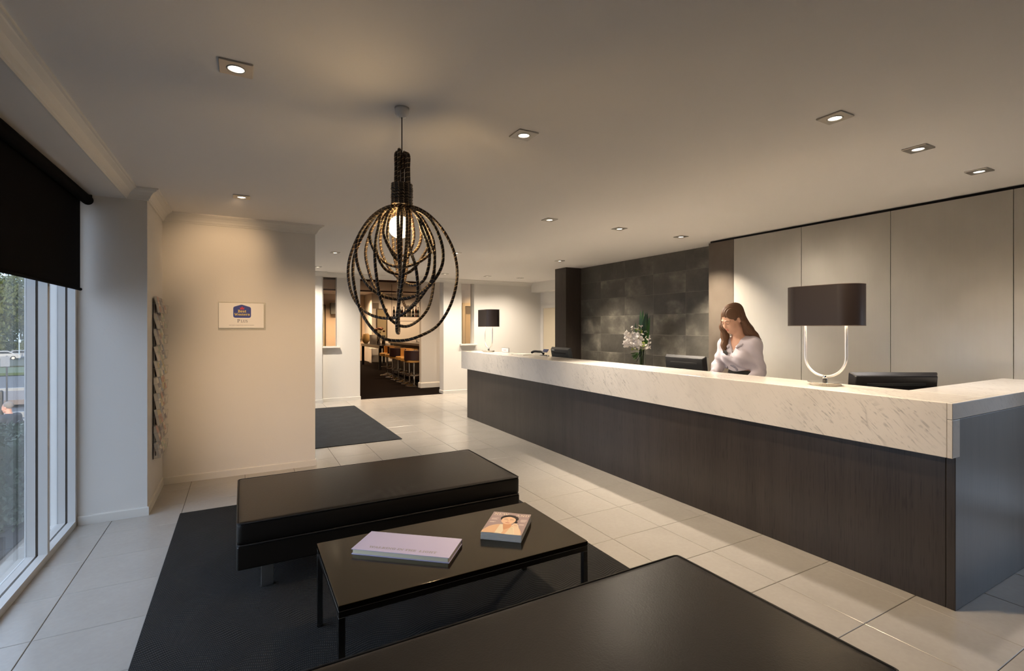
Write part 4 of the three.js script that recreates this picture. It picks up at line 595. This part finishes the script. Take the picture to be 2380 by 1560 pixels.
    d = smin(d, chain(p, [[a[0], a[1], a[2], 0.024], [a[0] - 0.010, a[1] - 0.08, a[2] - 0.004, 0.030], [-0.092, 1.42, 0.140, 0.032], [-0.090, 1.33, 0.150, 0.026], [-0.082, 1.255, 0.158, 0.012]], 0.03), 0.03);
    d = smin(d, chain(p, [[b[0], b[1], b[2], 0.024], [0.095, 1.47, 0.035, 0.026], [0.115, 1.425, -0.005, 0.026], [0.13, 1.38, -0.045, 0.020]], 0.03), 0.03);
    d = smin(d, chain(p, [[c[0], c[1], c[2], 0.055], [0.03, 1.46, -0.005, 0.06], [0.05, 1.38, -0.055, 0.05], [0.05, 1.27, -0.085, 0.03]], 0.04), 0.04);
    return d - strand; }, [0.0, 1.495, 0.06], 0.27, 130), hairM, t);
  const feature = (name, pts, r, m) => part(name, tube(pts.map((q) => V3(...hf.out(...q))), r, false, 14, 6), m, t);
  for (const s of [-1, 1]) { feature('eyebrow', [[s * 0.014, 0.022, 0.0915], [s * 0.030, 0.027, 0.0855], [s * 0.047, 0.021, 0.073]], 0.0028, hairM); feature('eyelash', [[s * 0.018, -0.003, 0.0865], [s * 0.031, -0.0055, 0.0875], [s * 0.043, -0.003, 0.080]], 0.0022, hairM); }
  const lip = std(rgb(0.58, 0.17, 0.13), 0.4); feature('lips', [[-0.019, -0.063, 0.083], [-0.008, -0.060, 0.0885], [0, -0.0615, 0.089], [0.008, -0.060, 0.0885], [0.019, -0.063, 0.083]], 0.0038, lip); feature('lips', [[-0.015, -0.068, 0.084], [0, -0.0705, 0.0885], [0.015, -0.068, 0.084]], 0.0044, lip);
  part('shoes', merge([-1, 1].map((s) => { const g = rbox(0.085, 0.05, 0.26, 0.02, 3); g.translate(s * 0.08, 0.026, 0.045); return g; })), M.black, t); }

/* ---------- the bar beyond the opening ---------- */
const BC = 2.95;
{ const f = struct('floor_001', 'dark brown carpet of the bar'); part('carpet', mbox(-1.1, 8.2, -0.12, 0.002, -23.2, ZB), M.barCarpet, f);
  const w = struct('wall_001', 'warm white walls of the bar'); const peach = std(rgb(0.66, 0.53, 0.40), 0.8);
  part('far_wall', mbox(-1.1, 4.86, 0, BC, -23.2, -22.6), peach, w); part('far_wall', mbox(4.86, 8.2, 0, BC, -23.2, -21.2), M.wall, w);
  part('side_wall', mbox(-1.25, -1.1, 0, BC, -23.2, ZB - 0.25), peach, w); part('side_wall', mbox(8.2, 8.35, 0, BC, -23.2, ZB - 0.25), M.wall, w);
  const s = new THREE.Shape(); s.moveTo(3.89, 0); s.lineTo(5.06, 0); s.lineTo(5.06, 2.05); s.lineTo(5.9, 2.05); s.lineTo(5.9, 0); s.lineTo(8.2, 0); s.lineTo(8.2, BC); s.lineTo(3.89, BC); const g = new THREE.ExtrudeGeometry(s, { depth: 0.15, bevelEnabled: false }); g.translate(0, 0, -11.86); part('corridor_wall', metric(g), M.wall, w);
  part('upper_wall', mbox(-1.1, 8.2, CEIL + 0.22, BC, ZB - 0.25, ZB - 0.1), M.wall, w);
  const c = struct('ceiling_001', 'bar ceiling with dark timber beams'); part('plaster', mbox(-1.25, 8.35, BC, BC + 0.2, -23.2, ZB - 0.1), std(rgb(0.62, 0.54, 0.49), 0.8), c);
  for (const z of [-15.2, -19.6]) part('beam', box(-1.1, 8.2, BC - 0.05, BC, z - 0.06, z + 0.06), std(rgb(0.05, 0.022, 0.016), 0.6), c);
  const t = struct('trim_2', 'skirting of the corridor wall'); part('skirting', moulding([[3.878, -11.86], [3.89, -11.71], [5.0, -11.71]], [[0, 0], [0.02, 0], [0.02, 0.11], [0.012, 0.13], [0, 0.135]], 0), M.trim, t);
  const d = struct('door_3', 'cream door frame in the corridor behind the slot window'); part('door_frame', merge([box(4.98, 5.06, 0, 2.13, -11.72, -11.685), box(5.06, 5.9, 2.05, 2.13, -11.72, -11.685), box(5.9, 5.98, 0, 2.13, -11.72, -11.685)]), std(rgb(0.66, 0.58, 0.44), 0.5), d); part('door_leaf', rbox(0.78, 2.03, 0.04, 0.004), std(rgb(0.62, 0.50, 0.33), 0.5), d, [5.51, 1.02, -11.82]); part('door_handle', rbox(0.03, 0.12, 0.02, 0.005), M.black, d, [5.17, 1.0, -11.79]); }
{ const t = thing('bar_counter', 'dark stone topped bar counter behind the row of stools', 'bar counter', [4.6, 0, -14.0]);
  part('front', metric(rbox(0.5, 0.98, 4.2, 0.004)), std(rgb(0.030, 0.022, 0.020), 0.5), t, [0.05, 0.49, 0]); part('counter_top', metric(rbox(0.72, 0.07, 4.3, 0.01)), std(rgb(0.05, 0.042, 0.038), 0.15), t, [0, 1.015, 0]); part('foot_rail', rod([-0.30, 0.2, -2.0], [-0.30, 0.2, 2.0], 0.02), M.steel, t);
  part('service_shelf', rbox(0.25, 0.03, 3.4, 0.004), M.whiteCeramic, t, [0.30, 1.12, 0.3]); for (const z of [-1.2, 0.3, 1.8]) part('shelf_post', rod([0.30, 1.05, z], [0.30, 1.11, z], 0.012), M.steel, t); }
function stool() {
  const t = thing('bar_stool', 'swivel bar stool with dark leather tub back and tan inside', 'stool', [0, 0, 0], 0, 'bar stools along the bar counter');
  part('base', lathe([[0, 0], [0.215, 0], [0.22, 0.008], [0.19, 0.02], [0.09, 0.045], [0.035, 0.075], [0, 0.08]], 32), M.chrome, t); part('column', lathe([[0.032, 0.06], [0.032, 0.34], [0.026, 0.345], [0.026, 0.60], [0, 0.6]], 20), M.chrome, t);
  part('footrest', (() => { const g = new THREE.TorusGeometry(0.17, 0.012, 8, 32); g.rotateX(PI / 2); return merge([g, rod([-0.17, 0, 0], [0.17, 0, 0], 0.009)]); })(), M.chrome, t, [0, 0.27, 0]);
  const tan = std(rgb(0.50, 0.27, 0.075), 0.5), brown = std(rgb(0.028, 0.011, 0.012), 0.4);
  part('seat', (() => { const g = new THREE.ExtrudeGeometry(roundedRect(0.42, 0.42, 0.16), { depth: 0.06, bevelEnabled: true, bevelThickness: 0.015, bevelSize: 0.015, bevelSegments: 3 }); g.rotateX(-PI / 2); return g; })(), tan, t, [0, 0.62, 0]);
  const arc = (r0, r1, h) => { const s = new THREE.Shape(), a0 = PI * 0.93, a1 = PI * 2.07; s.absarc(0, 0, r1, a0, a1, false); s.absarc(0, 0, r0, a1, a0, true); const g = new THREE.ExtrudeGeometry(s, { depth: h, bevelEnabled: true, bevelThickness: 0.006, bevelSize: 0.005, bevelSegments: 2, curveSegments: 28 }); g.rotateX(-PI / 2); g.rotateY(PI / 2); return g; };   // wraps the side turned to the room
  const b = part('backrest', arc(0.222, 0.245, 0.235), brown, t, [0, 0.67, 0]); part('back_lining', arc(0.196, 0.214, 0.236), tan, b, [0, 0.002, 0]);
  return t;
}
{ const s0 = stool(); const spots = [[3.86, -12.2, 0], [3.90, -12.72, 0.1], [3.93, -13.28, 0], [3.95, -13.95, 2.6], [3.98, -14.65, 0], [4.0, -15.35, 0]];
  spots.forEach(([x, z, r], i) => { const o = i ? s0.clone() : s0; if (i) { o.name = numbered('bar_stool'); scene.add(o); } o.position.set(x, 0.003, z); o.rotation.y = PI + r; o.userData = { ...o.userData, label: i === 3 ? 'bar stool turned round so its tan inside faces the lobby' : 'dark leather tub bar stool, ' + ['first', 'second', 'third', '', 'fifth', 'sixth'][i] + ' along the bar from the corridor wall' }; }); }
{ const t = thing('dining_table', 'dark communal table set with jars and vases in the bar', 'table', [4.72, 0, -18.9]);
  part('tabletop', rbox(0.95, 0.10, 3.0, 0.006), std(rgb(0.045, 0.038, 0.036), 0.35), t, [0, 0.80, 0]); for (const sx of [-1, 1]) for (const sz of [-1, 1]) part('leg', rbox(0.09, 0.75, 0.09, 0.004), M.black, t, [sx * 0.42, 0.378, sz * 1.4]);
  const Y = 0.852, can = (x, z, h, r, mat, name, label, cat) => { const o = thing(name, label, cat, [x, Y, z]); part('body', lathe([[0, 0], [r, 0], [r, h], [r * 0.92, h], [r * 0.92, h * 0.94], [0, h * 0.94]], 20), mat, o); part('rim', (() => { const g = new THREE.TorusGeometry(r * 0.96, r * 0.06, 6, 20); g.rotateX(PI / 2); return g; })(), mat, o, [0, h, 0]); return o; };
  can(4.42, -19.0, 0.36, 0.15, M.whiteCeramic, 'white_jar', 'wide white jar on the dark communal table', 'jar'); can(4.42, -18.2, 0.38, 0.065, M.chrome, 'silver_vase', 'slim silver vase with dried flowers beside the white jar', 'vase'); can(4.45, -17.6, 0.36, 0.065, M.chrome, 'silver_vase', 'slim silver vase at the end of the communal table', 'vase');
  const o = thing('dried_flowers', 'bunch of rusty dried flowers in the slim silver vases', 'flowers', [4.42, Y + 0.36, -18.2]); part('stems', merge(Array.from({ length: 9 }, (_, k) => rod([0, -0.02, 0], [Math.cos(k) * 0.1, 0.13, Math.sin(k * 1.7) * 0.1], 0.004, 5))), std(rgb(0.12, 0.10, 0.03), 0.7), o); for (let k = 0; k < 16; k++) part('flower_head', new THREE.SphereGeometry(0.045, 8, 6), std(rgb(0.30, 0.13, 0.07), 0.7), o, [rr(-0.2, 0.2), rr(0.10, 0.26), rr(-0.2, 0.2)]);
  for (const [x, z, k] of [[4.36, -20.05, 0], [4.75, -20.1, 1]]) { const v = thing('glowing_vase', k ? 'pale round vase on the communal table, right of its twin' : 'amber round vase on the communal table by the far wall', 'vase', [x, Y, z]); part('body', lathe([[0, 0], [0.07, 0], [0.15, 0.12], [0.16, 0.24], [0.12, 0.36], [0.10, 0.40], [0.09, 0.39], [0, 0.2]], 24), std(k ? rgb(0.55, 0.48, 0.33) : rgb(0.62, 0.40, 0.16), 0.4), v); }
  for (const [x, z] of [[4.75, -17.65], [4.85, -17.75], [4.95, -17.6]]) { const g = thing('candle_glass', 'small white candle glass on the communal table behind the stools', 'candle', [x, Y, z], 0, 'candle glasses on the communal table'); part('glass', lathe([[0, 0], [0.045, 0], [0.055, 0.10], [0.05, 0.10], [0.04, 0.01], [0, 0.01]], 16), M.whiteCeramic, g); part('candle', lathe([[0, 0.012], [0.035, 0.012], [0.035, 0.06], [0, 0.062]], 12), M.paper, g); } }
{ for (const [z, x] of [[-20.9, 5.02], [-20.9, 5.66]]) { const t = thing('white_cabinet', x < 5.5 ? 'low white cabinet against the far bar wall behind the communal table' : 'low white cabinet beside its twin behind the bar stools', 'cabinet', [x, 0, z]); part('cabinet_body', rbox(0.6, 0.60, 0.5, 0.005), M.whiteCeramic, t, [0, 0.33, 0]); part('plinth', rbox(0.56, 0.05, 0.46, 0.003), M.trim, t, [0, 0.025, 0]); part('cabinet_door', rbox(0.54, 0.54, 0.012, 0.003), M.whiteCeramic, t, [0, 0.33, 0.256]); } }
{ const t = thing('bottle_shelf', 'thin hanging bottle shelf over the bar', 'shelf', [5.15, 1.83, -16.5]); part('shelf_board', rbox(1.5, 0.02, 0.22, 0.003), M.darkSteel, t, [0, 0.03, 0]); part('shelf_board', rbox(1.5, 0.012, 0.20, 0.003), M.darkSteel, t, [0, -0.12, 0]); for (const x of [-0.7, 0.7]) part('hanger', rod([x, -0.12, 0], [x, 1.12, 0], 0.006), M.darkSteel, t);
  const shapes = [[[0, 0], [0.037, 0], [0.038, 0.18], [0.030, 0.21], [0.013, 0.24], [0.013, 0.31], [0, 0.31]], [[0, 0], [0.045, 0], [0.045, 0.16], [0.020, 0.20], [0.016, 0.26], [0, 0.26]], [[0, 0], [0.034, 0], [0.036, 0.22], [0.014, 0.28], [0.014, 0.36], [0, 0.36]]];
  const cs = [[0.02, 0.03, 0.02, 'dark green'], [0.5, 0.42, 0.35, 'clear'], [0.10, 0.03, 0.02, 'dark brown'], [0.35, 0.10, 0.06, 'red'], [0.55, 0.5, 0.28, 'pale yellow'], [0.10, 0.14, 0.06, 'olive'], [0.10, 0.18, 0.20, 'teal']];
  for (let k = 0; k < 14; k++) { const c = cs[(k * 3) % 7], b = thing('bottle', (k < 7 ? 'left ' : 'right ') + c[3] + ' bottle on the hanging bar shelf', 'bottle', [4.53 + k * 0.094, 1.871, -16.5 + 0.03 * (k % 3 - 1)], 0, 'bottles on the hanging shelf'); part('bottle_body', lathe(shapes[k % 3], 14), std(rgb(c[0], c[1], c[2]), 0.12), b); part('bottle_cap', lathe([[0, 0], [0.016, 0], [0.016, 0.03], [0, 0.03]], 10), M.black, b, [0, shapes[k % 3][5][1] - 0.005, 0]); part('bottle_label', lathe([[0.0382, 0.05], [0.0395, 0.05], [0.0395, 0.12], [0.0382, 0.12]].map(([r, y]) => [r + (k % 3 === 1 ? 0.007 : 0), y]), 14), M.paper, b); } }
for (const [x, z, y, w, h, l, far] of [[4.52, -22.575, 1.55, 0.36, 1.15, 'tall framed picture on the peach bar wall'], [5.28, -21.175, 1.62, 0.40, 1.30, 'tall framed picture on the white bar wall'], [2.62, -22.575, 1.3, 0.30, 2.3, 'narrow framed panel seen through the slot window'], [3.0, -22.575, 1.3, 0.34, 2.3, 'wide framed panel seen through the slot window']]) { const t = thing('picture', l, 'picture', [x, y, z]); part('picture_frame', merge([box(-w / 2 - 0.03, -w / 2, -h / 2 - 0.03, h / 2 + 0.03, -0.02, 0.03), box(w / 2, w / 2 + 0.03, -h / 2 - 0.03, h / 2 + 0.03, -0.02, 0.03), box(-w / 2, w / 2, h / 2, h / 2 + 0.03, -0.02, 0.03), box(-w / 2, w / 2, -h / 2 - 0.03, -h / 2, -0.02, 0.03)]), std(rgb(0.05, 0.03, 0.02), 0.5), t); part('canvas', box(-w / 2, w / 2, -h / 2, h / 2, -0.02, 0.005), std(rgb(0.36, 0.30, 0.18), 0.7), t); }
solo('wall_speaker', rbox(0.34, 0.5, 0.2, 0.02, 3), std(rgb(0.16, 0.17, 0.16), 0.6), 'grey wall speaker high on the peach bar wall', 'speaker', [3.55, 2.32, -22.49]);
{ const t = thing('air_vent', 'small dark air vent high on the white bar wall', 'vent', [5.02, 2.42, -21.195]); part('vent_frame', rbox(0.26, 0.24, 0.02, 0.004), std(rgb(0.22, 0.17, 0.12), 0.5), t, [0, 0, 0.01]); for (let k = 0; k < 5; k++) part('slat', rbox(0.22, 0.012, 0.012, 0.002), M.darkSteel, t, [0, -0.08 + k * 0.04, 0.022]); }
for (const [x, z] of [[3.2, -11.2], [4.55, -18.4], [2.6, -13.0], [3.2, -15.6], [2.6, -18.2], [4.4, -12.9], [5.0, -15.4], [5.6, -19.4], [6.8, -19.4], [4.3, -21.3], [3.3, -21.3], [2.2, -21.3]]) downlight(x, z, 'recessed downlight in the bar ceiling ' + (z > -12 ? 'added unseen for the corridor behind the opening' : Math.abs(z + 18.4) < 0.01 ? 'added unseen above the communal table' : z > -14 ? (x < 4 ? 'just inside the wide opening' : 'above the near end of the bar counter') : z > -17 ? (x < 4 ? 'over the open carpet' : 'above the far end of the bar counter') : z > -19 ? 'over the far carpet' : z > -21 ? (x < 6 ? 'added to wash the white wall by its corner' : 'added to wash the white wall behind the bottles') : x > 4 ? 'added to wash the picture on the peach wall' : x > 3 ? 'added to wash the wall by the speaker' : 'added to wash the far end of the peach wall'), 'bar ceiling downlights', { power: z < -21 ? 2.4 : z < -19 ? 1.5 : 1.6, cone: z < -19 ? 1.2 : 0.9, aim: z < -19 && z > -21 ? [0, -1.2] : [0, 0], color: rgb(1, 0.66, 0.38), y: BC });  // corridor, table and wall-wash lamps are unseen, added to brighten the bar
downlight(5.3, -11.2, 'recessed downlight in the corridor behind the slot window', 'bar ceiling downlights', { power: 1.6, color: rgb(1, 0.62, 0.28), y: BC });

/* ---------- outdoors, seen past the blind ---------- */
{ const y = (z) => -2.0 - (Math.max(0, -z - 12)) * 0.02;
  const t = struct('ground_terrace', 'dark paved terrace outside the window');
  const pav = std(rgb(0.040, 0.040, 0.045), 0.5); part('terrace_slab', box(-9, -1.38, -2.3, -0.045, -6.3, 8), M.grout, t);
  for (let i = 0; i < 6; i++) for (let k = 0; k < 9; k++) part('paving_slab', rbox(0.595, 0.03, 0.595, 0.003, 1), pav, t, [-1.68 - i * 0.6, -0.03, -4.6 + 0.3 + k * 0.6 - 0.6]);
  part('foundation', box(-1.38, 8.3, -3.0, -0.121, -23.3, 3.2), M.grout, t);
  const g = struct('ground_street', 'asphalt street with painted lines'); const slope = (z0, z1, x0, x1, m, name, lift = 0) => { const p = []; const a = [x0, y(z0) + lift, z0], b = [x1, y(z0) + lift, z0], c = [x1, y(z1) + lift, z1], d = [x0, y(z1) + lift, z1]; const lo = (v) => [v[0], v[1] - 0.25, v[2]]; const q = (i, j, k, l) => p.push(...i, ...j, ...k, ...i, ...k, ...l); q(a, b, c, d); q(lo(d), lo(c), lo(b), lo(a)); q(a, lo(a), lo(b), b); q(d, c, lo(c), lo(d)); q(a, d, lo(d), lo(a)); q(b, lo(b), lo(c), c); const G = new THREE.BufferGeometry(); G.setAttribute('position', new THREE.Float32BufferAttribute(p, 3)); G.computeVertexNormals(); return part(name, metric(G), m, g); };
  slope(8, -140, -90, -1.39, std(rgb(0.036, 0.041, 0.050), 0.85), 'asphalt'); const line = std(rgb(0.20, 0.21, 0.22), 0.7);
  slope(-27.4, -27.7, -60, -3, line, 'road_line', 0.012); slope(-30.4, -30.6, -60, -3, line, 'road_line', 0.012); slope(-46, -46.5, -60, -3, line, 'road_line', 0.012);
  slope(-35.5, -42, -60, -3, std(rgb(0.13, 0.105, 0.095), 0.85), 'median_strip', 0.12); slope(-66, -80, -60, -3, std(rgb(0.035, 0.06, 0.014), 0.9), 'grass_verge', 0.10); slope(-84, -120, -80, 10, std(rgb(0.02, 0.028, 0.012), 0.9), 'park_ground', 0.10); }
const leafQuads = (n, place, size, squash = 1) => { const pos = [], e = new THREE.Euler(), a = V3(); for (let k = 0; k < n; k++) { const [x, y, z] = place(), s = size * rr(0.6, 1.3); e.set(rr(-1.4, 1.4), rr(0, 6.3), rr(-1.4, 1.4)); const c = [[-1, 0, 0], [0, 0, -0.45], [1, 0, 0], [0, 0, 0.45]].map((v) => a.set(...v).multiplyScalar(s).applyEuler(e).clone().add(V3(x, y, z))); for (const i of [0, 1, 2, 0, 2, 3]) pos.push(c[i].x, c[i].y, c[i].z); } const g = new THREE.BufferGeometry(); g.setAttribute('position', new THREE.Float32BufferAttribute(pos, 3)); g.computeVertexNormals(); return g; };
{ const leafM = std(rgb(0.055, 0.085, 0.05), 0.6, 0, { side: THREE.DoubleSide }), core = leafM;
  const t = thing('hedge', 'clipped box hedge outside the window', 'hedge', [-2.55, -0.01, -5.45]); part('hedge_core', rbox(2.2, 0.62, 0.85, 0.05), core, t, [0, 0.32, 0]);
  const f = part('leaves', leafQuads(9000, () => { const s = rnd(); return s < 0.42 ? [rr(-1.12, 1.12), rr(0, 0.68), 0.44 + rr(0, 0.05)] : s < 0.85 ? [rr(-1.12, 1.12), 0.64 + rr(0, 0.05), rr(-0.45, 0.47)] : [1.11 + rr(0, 0.05), rr(0, 0.68), rr(-0.45, 0.47)]; }, 0.026), leafM, t); f.userData.kind = 'stuff';
  const b = thing('shrub', 'dark round shrub behind the clipped hedge', 'shrub', [-1.92, -0.01, -6.12]); part('shrub_core', (() => { const g = new THREE.SphereGeometry(0.32, 16, 12); g.scale(1.2, 1.0, 0.4); return g; })(), core, b, [-0.05, 0.28, 0]); const f2 = part('leaves', leafQuads(2500, () => { const u = V3(rr(-1, 1), rr(-1, 1), rr(-1, 1)).normalize(); return [-0.05 + u.x * 0.40, 0.28 + u.y * 0.345, u.z * 0.15]; }, 0.024), leafM, b); f2.userData.kind = 'stuff';
  const w = thing('planter_wall', 'low beige wall with pale coping behind the hedge', 'wall', [-3.02, 0, -6.12]); part('wall_body', box(-0.5, 0.4, -0.045, 0.70, -0.12, 0.12), std(rgb(0.30, 0.24, 0.18), 0.8), w); part('coping', rbox(0.98, 0.04, 0.30, 0.006), std(rgb(0.45, 0.47, 0.48), 0.7), w, [-0.05, 0.72, 0]); }
function tree(x, z, h, r, label, tone) {
  const y0 = -2.0 - (-z - 12) * 0.02 + 0.1, t = thing('tree', label, 'tree', [x, y0, z], 0, 'park trees across the street'); part('trunk', lathe([[0.35, 0], [0.26, 0.6], [0.22, h * 0.3], [0.12, h * 0.6], [0, h * 0.62]], 12), std(rgb(0.05, 0.04, 0.03), 0.9), t);
  const blobs = Array.from({ length: 14 }, () => [rr(-r, r) * 0.75, h * rr(0.08, 0.95), rr(-r, r) * 0.7, r * rr(0.35, 0.6)]);
  const f = part('foliage', leafQuads(5200, () => { const b = blobs[Math.floor(rnd() * 14)], u = V3(rr(-1, 1), rr(-1, 1), rr(-1, 1)).normalize().multiplyScalar(b[3] * (0.75 + 0.3 * rnd())); return [b[0] + u.x, b[1] + u.y, b[2] + u.z]; }, 0.34), std(rgb(...tone), 0.7, 0, { side: THREE.DoubleSide }), t); f.userData.kind = 'stuff'; f.userData.label = 'dense green leaves'; }
{ const T = (px, d) => { const p = ray(px, 761).multiplyScalar(d); return [p.x, p.z]; };
  tree(...T(-8, 90), 15, 5.5, 'tall broad green tree across the street', [0.055, 0.072, 0.018]); tree(...T(72, 106), 16, 5.5, 'bushy green tree partly hidden by the window frame', [0.042, 0.062, 0.018]); tree(...T(24, 126), 19, 7.5, 'tree standing behind the others in the park', [0.035, 0.05, 0.015]);
  tree(...T(-20, 150), 24, 9, 'tall tree closing the view at the back of the park', [0.03, 0.045, 0.014]); tree(...T(58, 180), 26, 9, 'second tall tree at the back of the park', [0.03, 0.045, 0.014]);
  { const [x, z] = T(30, 97), t = thing('park_hedge', 'long dark hedge behind the parked cars', 'hedge', [x, -3.6, z]); part('hedge_core', rbox(40, 2.2, 1.4, 0.2), std(rgb(0.06, 0.085, 0.035), 0.9), t, [0, 1.1, 0]); const f = part('leaves', leafQuads(7000, () => [rr(-14, 14), rr(0, 2.4), 0.7 + rr(0, 0.3)], 0.22), std(rgb(0.06, 0.085, 0.035), 0.7, 0, { side: THREE.DoubleSide }), t); f.userData.kind = 'stuff'; }
  { const t = thing('added_shade_building', 'unseen building added behind the viewer to shade the street', 'building', [-24, -2, 16]); part('walls', box(-16, 16, 0, 7, -4, 4), M.wall, t); part('roof', box(-16.3, 16.3, 7, 7.3, -4.3, 4.3), M.grout, t); }  // unseen block added to keep low sun off the near street
  for (const [px, d, label, c] of [[2, 80, 'white sedan parked across the street behind the street sign', [0.30, 0.31, 0.32]], [44, 85, 'silver hatchback parked across the street under the trees', [0.22, 0.23, 0.245]]]) { const [x, z] = T(px, d), y0 = -2.0 - (-z - 12) * 0.02 + 0.105, t = thing('car', label, 'car', [x, y0, z], 0.35, 'parked cars across the street');
    const s = new THREE.Shape(); [[-2.15, 0.32], [-2.18, 0.75], [-1.95, 0.98], [-1.25, 1.08], [-0.70, 1.46], [0.75, 1.46], [1.45, 1.02], [2.05, 0.88], [2.2, 0.6], [2.18, 0.32]].forEach(([a, b], i) => (i ? s.lineTo(a, b) : s.moveTo(a, b))); const g = new THREE.ExtrudeGeometry(s, { depth: 1.6, bevelEnabled: true, bevelThickness: 0.08, bevelSize: 0.06, bevelSegments: 2 }); g.translate(0, 0, -0.8); part('car_body', g, std(rgb(...c), 0.25, 0.2), t);
    const wd = new THREE.Shape(); [[-1.15, 1.08], [-0.66, 1.40], [0.70, 1.40], [1.25, 1.06]].forEach(([a, b], i) => (i ? wd.lineTo(a, b) : wd.moveTo(a, b))); for (const q of [-1, 1]) { const w = new THREE.ExtrudeGeometry(wd, { depth: 0.02, bevelEnabled: false }); part('side_window', w, std(rgb(0.02, 0.025, 0.03), 0.1), t, [0, 0, q * 0.885 - 0.01]); }
    for (const wx of [-1.35, 1.35]) for (const q of [-1, 1]) { const w = part('wheel', (() => { const c0 = new THREE.CylinderGeometry(0.33, 0.33, 0.22, 20); c0.rotateX(PI / 2); return c0; })(), M.blackMatt, t, [wx, 0.33, q * 0.80]); part('hub', (() => { const c0 = new THREE.CylinderGeometry(0.2, 0.2, 0.02, 16); c0.rotateX(PI / 2); return c0; })(), M.steel, w, [0, 0, q * 0.115]); } part('tail_light', rbox(0.1, 0.14, 0.3, 0.02), std(rgb(0.4, 0.03, 0.03), 0.3), t, [-2.2, 0.82, 0.62]); }
  { const [x, z] = T(16, 20), g0 = -2.0 - (-z - 12) * 0.02, t = thing('street_sign', 'small street sign on a slim post beyond the hedge', 'sign', [x, g0, z]); part('post', rod([0, 0, 0], [0, 2.65, 0], 0.03), M.darkSteel, t); part('sign_panel', rbox(0.28, 0.42, 0.02, 0.004), std(rgb(0.14, 0.16, 0.19), 0.5), t, [-0.04, 2.42, 0.04]); }
  { const [x, z] = T(3, 13.5), t = thing('bollard', 'dark slim bollard at the edge of the pavement', 'bollard', [x, -2.03, z]); part('post', lathe([[0, 0], [0.05, 0], [0.05, 1.75], [0.035, 1.79], [0, 1.8]], 12), M.darkSteel, t); }
  { const [x, z] = T(44.6, 83), g0 = -2.0 - (-z - 12) * 0.02 + 0.1, t = thing('light_pole', 'slim grey pole among the park trees', 'pole', [x, g0, z]); part('pole', rod([0, 0, 0], [0, 4.4, 0], 0.07), std(rgb(0.25, 0.32, 0.38), 0.5), t); part('signal_box', rbox(0.3, 0.5, 0.2, 0.03), std(rgb(0.3, 0.36, 0.40), 0.5), t, [0.1, 3.1, 0.1]); } }
{ const [x, z] = (() => { const p = ray(22, 761).multiplyScalar(11.4); return [p.x, p.z]; })(); const t = thing('person', 'man with short grey hair in a dark jacket walking past outside', 'person', [x, -2.0, z], -2.0);
  const hf = headField(0.1, 0.1, 0, [0, 1.64, 0.05]), neck = (p) => cap(p, [0, 1.44, 0], hf.out(0, -0.06, -0.02), 0.06, 0.055), sh = [[-0.19, 1.41, 0], [0.19, 1.41, 0]], el = [[-0.25, 1.13, -0.06], [0.26, 1.15, 0.08]], wr = [[-0.22, 0.92, 0.08], [0.2, 1.02, 0.28]];
  const torso = (p) => smin(smin(ell(p, [0, 1.24, 0], [0.18, 0.23, 0.12]), ell(p, [0, 0.98, 0], [0.165, 0.15, 0.115]), 0.1), cap(p, ...sh, 0.06, 0.06), 0.08), arms = (p) => Math.min(...[0, 1].map((s) => chain(p, [[...sh[s], 0.06], [...el[s], 0.046], [...wr[s], 0.03]], 0.03))), legs = (p) => Math.min(chain(p, [[-0.09, 0.92, 0, 0.09], [-0.09, 0.5, 0.12, 0.058], [-0.09, 0.09, 0.16, 0.04], [-0.09, 0.04, 0.30, 0.035]], 0.03), chain(p, [[0.09, 0.92, 0, 0.09], [0.09, 0.5, 0, 0.058], [0.09, 0.10, -0.2, 0.04], [0.09, 0.04, -0.08, 0.035]], 0.03));
  const hands = (p) => Math.min(...[0, 1].map((s) => { const w = wr[s]; let d = cap(p, w, [w[0], w[1] - 0.06, w[2] + 0.03], 0.028, 0.036); for (let i = 0; i < 4; i++) d = smin(d, cap(p, [w[0] + (i - 1.5) * 0.02, w[1] - 0.08, w[2] + 0.03], [w[0] + (i - 1.5) * 0.02, w[1] - 0.15 + Math.abs(i - 1.3) * 0.008, w[2] + 0.045], 0.010, 0.008), 0.006); return smin(d, cap(p, [w[0] + 0.02, w[1] - 0.03, w[2] + 0.04], [w[0] + 0.03, w[1] - 0.085, w[2] + 0.075], 0.011, 0.009), 0.008); }));
  part('body', mergeGeometries([meshField((p) => smin(smin(smin(torso(p), neck(p), 0.05), arms(p), 0.04), legs(p), 0.05), [0, 0.8, 0], 0.85, 80), meshField((p) => smin(hf.head(hf.toHead(p)), neck(p), 0.02), [0, 1.61, 0.05], 0.17, 56), meshField(hands, [0, 0.93, 0.18], 0.34, 80)].map((g) => g.toNonIndexed())), skinTan, t);
  part('jacket', meshField((p) => Math.max(smin(torso(p) - 0.02, arms(p) - 0.014, 0.04), 0.86 - p[1]), [0, 1.15, 0.05], 0.40, 64), std(rgb(0.022, 0.028, 0.042), 0.8), t); part('trousers', meshField((p) => Math.max(smin(legs(p) - 0.02, ell(p, [0, 0.92, 0], [0.18, 0.12, 0.13]), 0.05), p[1] - 0.98, 0.10 - p[1]), [0, 0.55, 0.03], 0.50, 64), std(rgb(0.03, 0.03, 0.035), 0.8), t);
  part('hair', meshField((p) => { const h = hf.toHead(p); return smax(ell(h, [0, 0.045, -0.03], [0.079, 0.092, 0.098]), -ell(h, [0, -0.05, 0.09], [0.085, 0.125, 0.095]), 0.01); }, [0, 1.66, 0.03], 0.15, 48), std(rgb(0.16, 0.14, 0.13), 0.8), t); }

renderer.render(scene, camera);
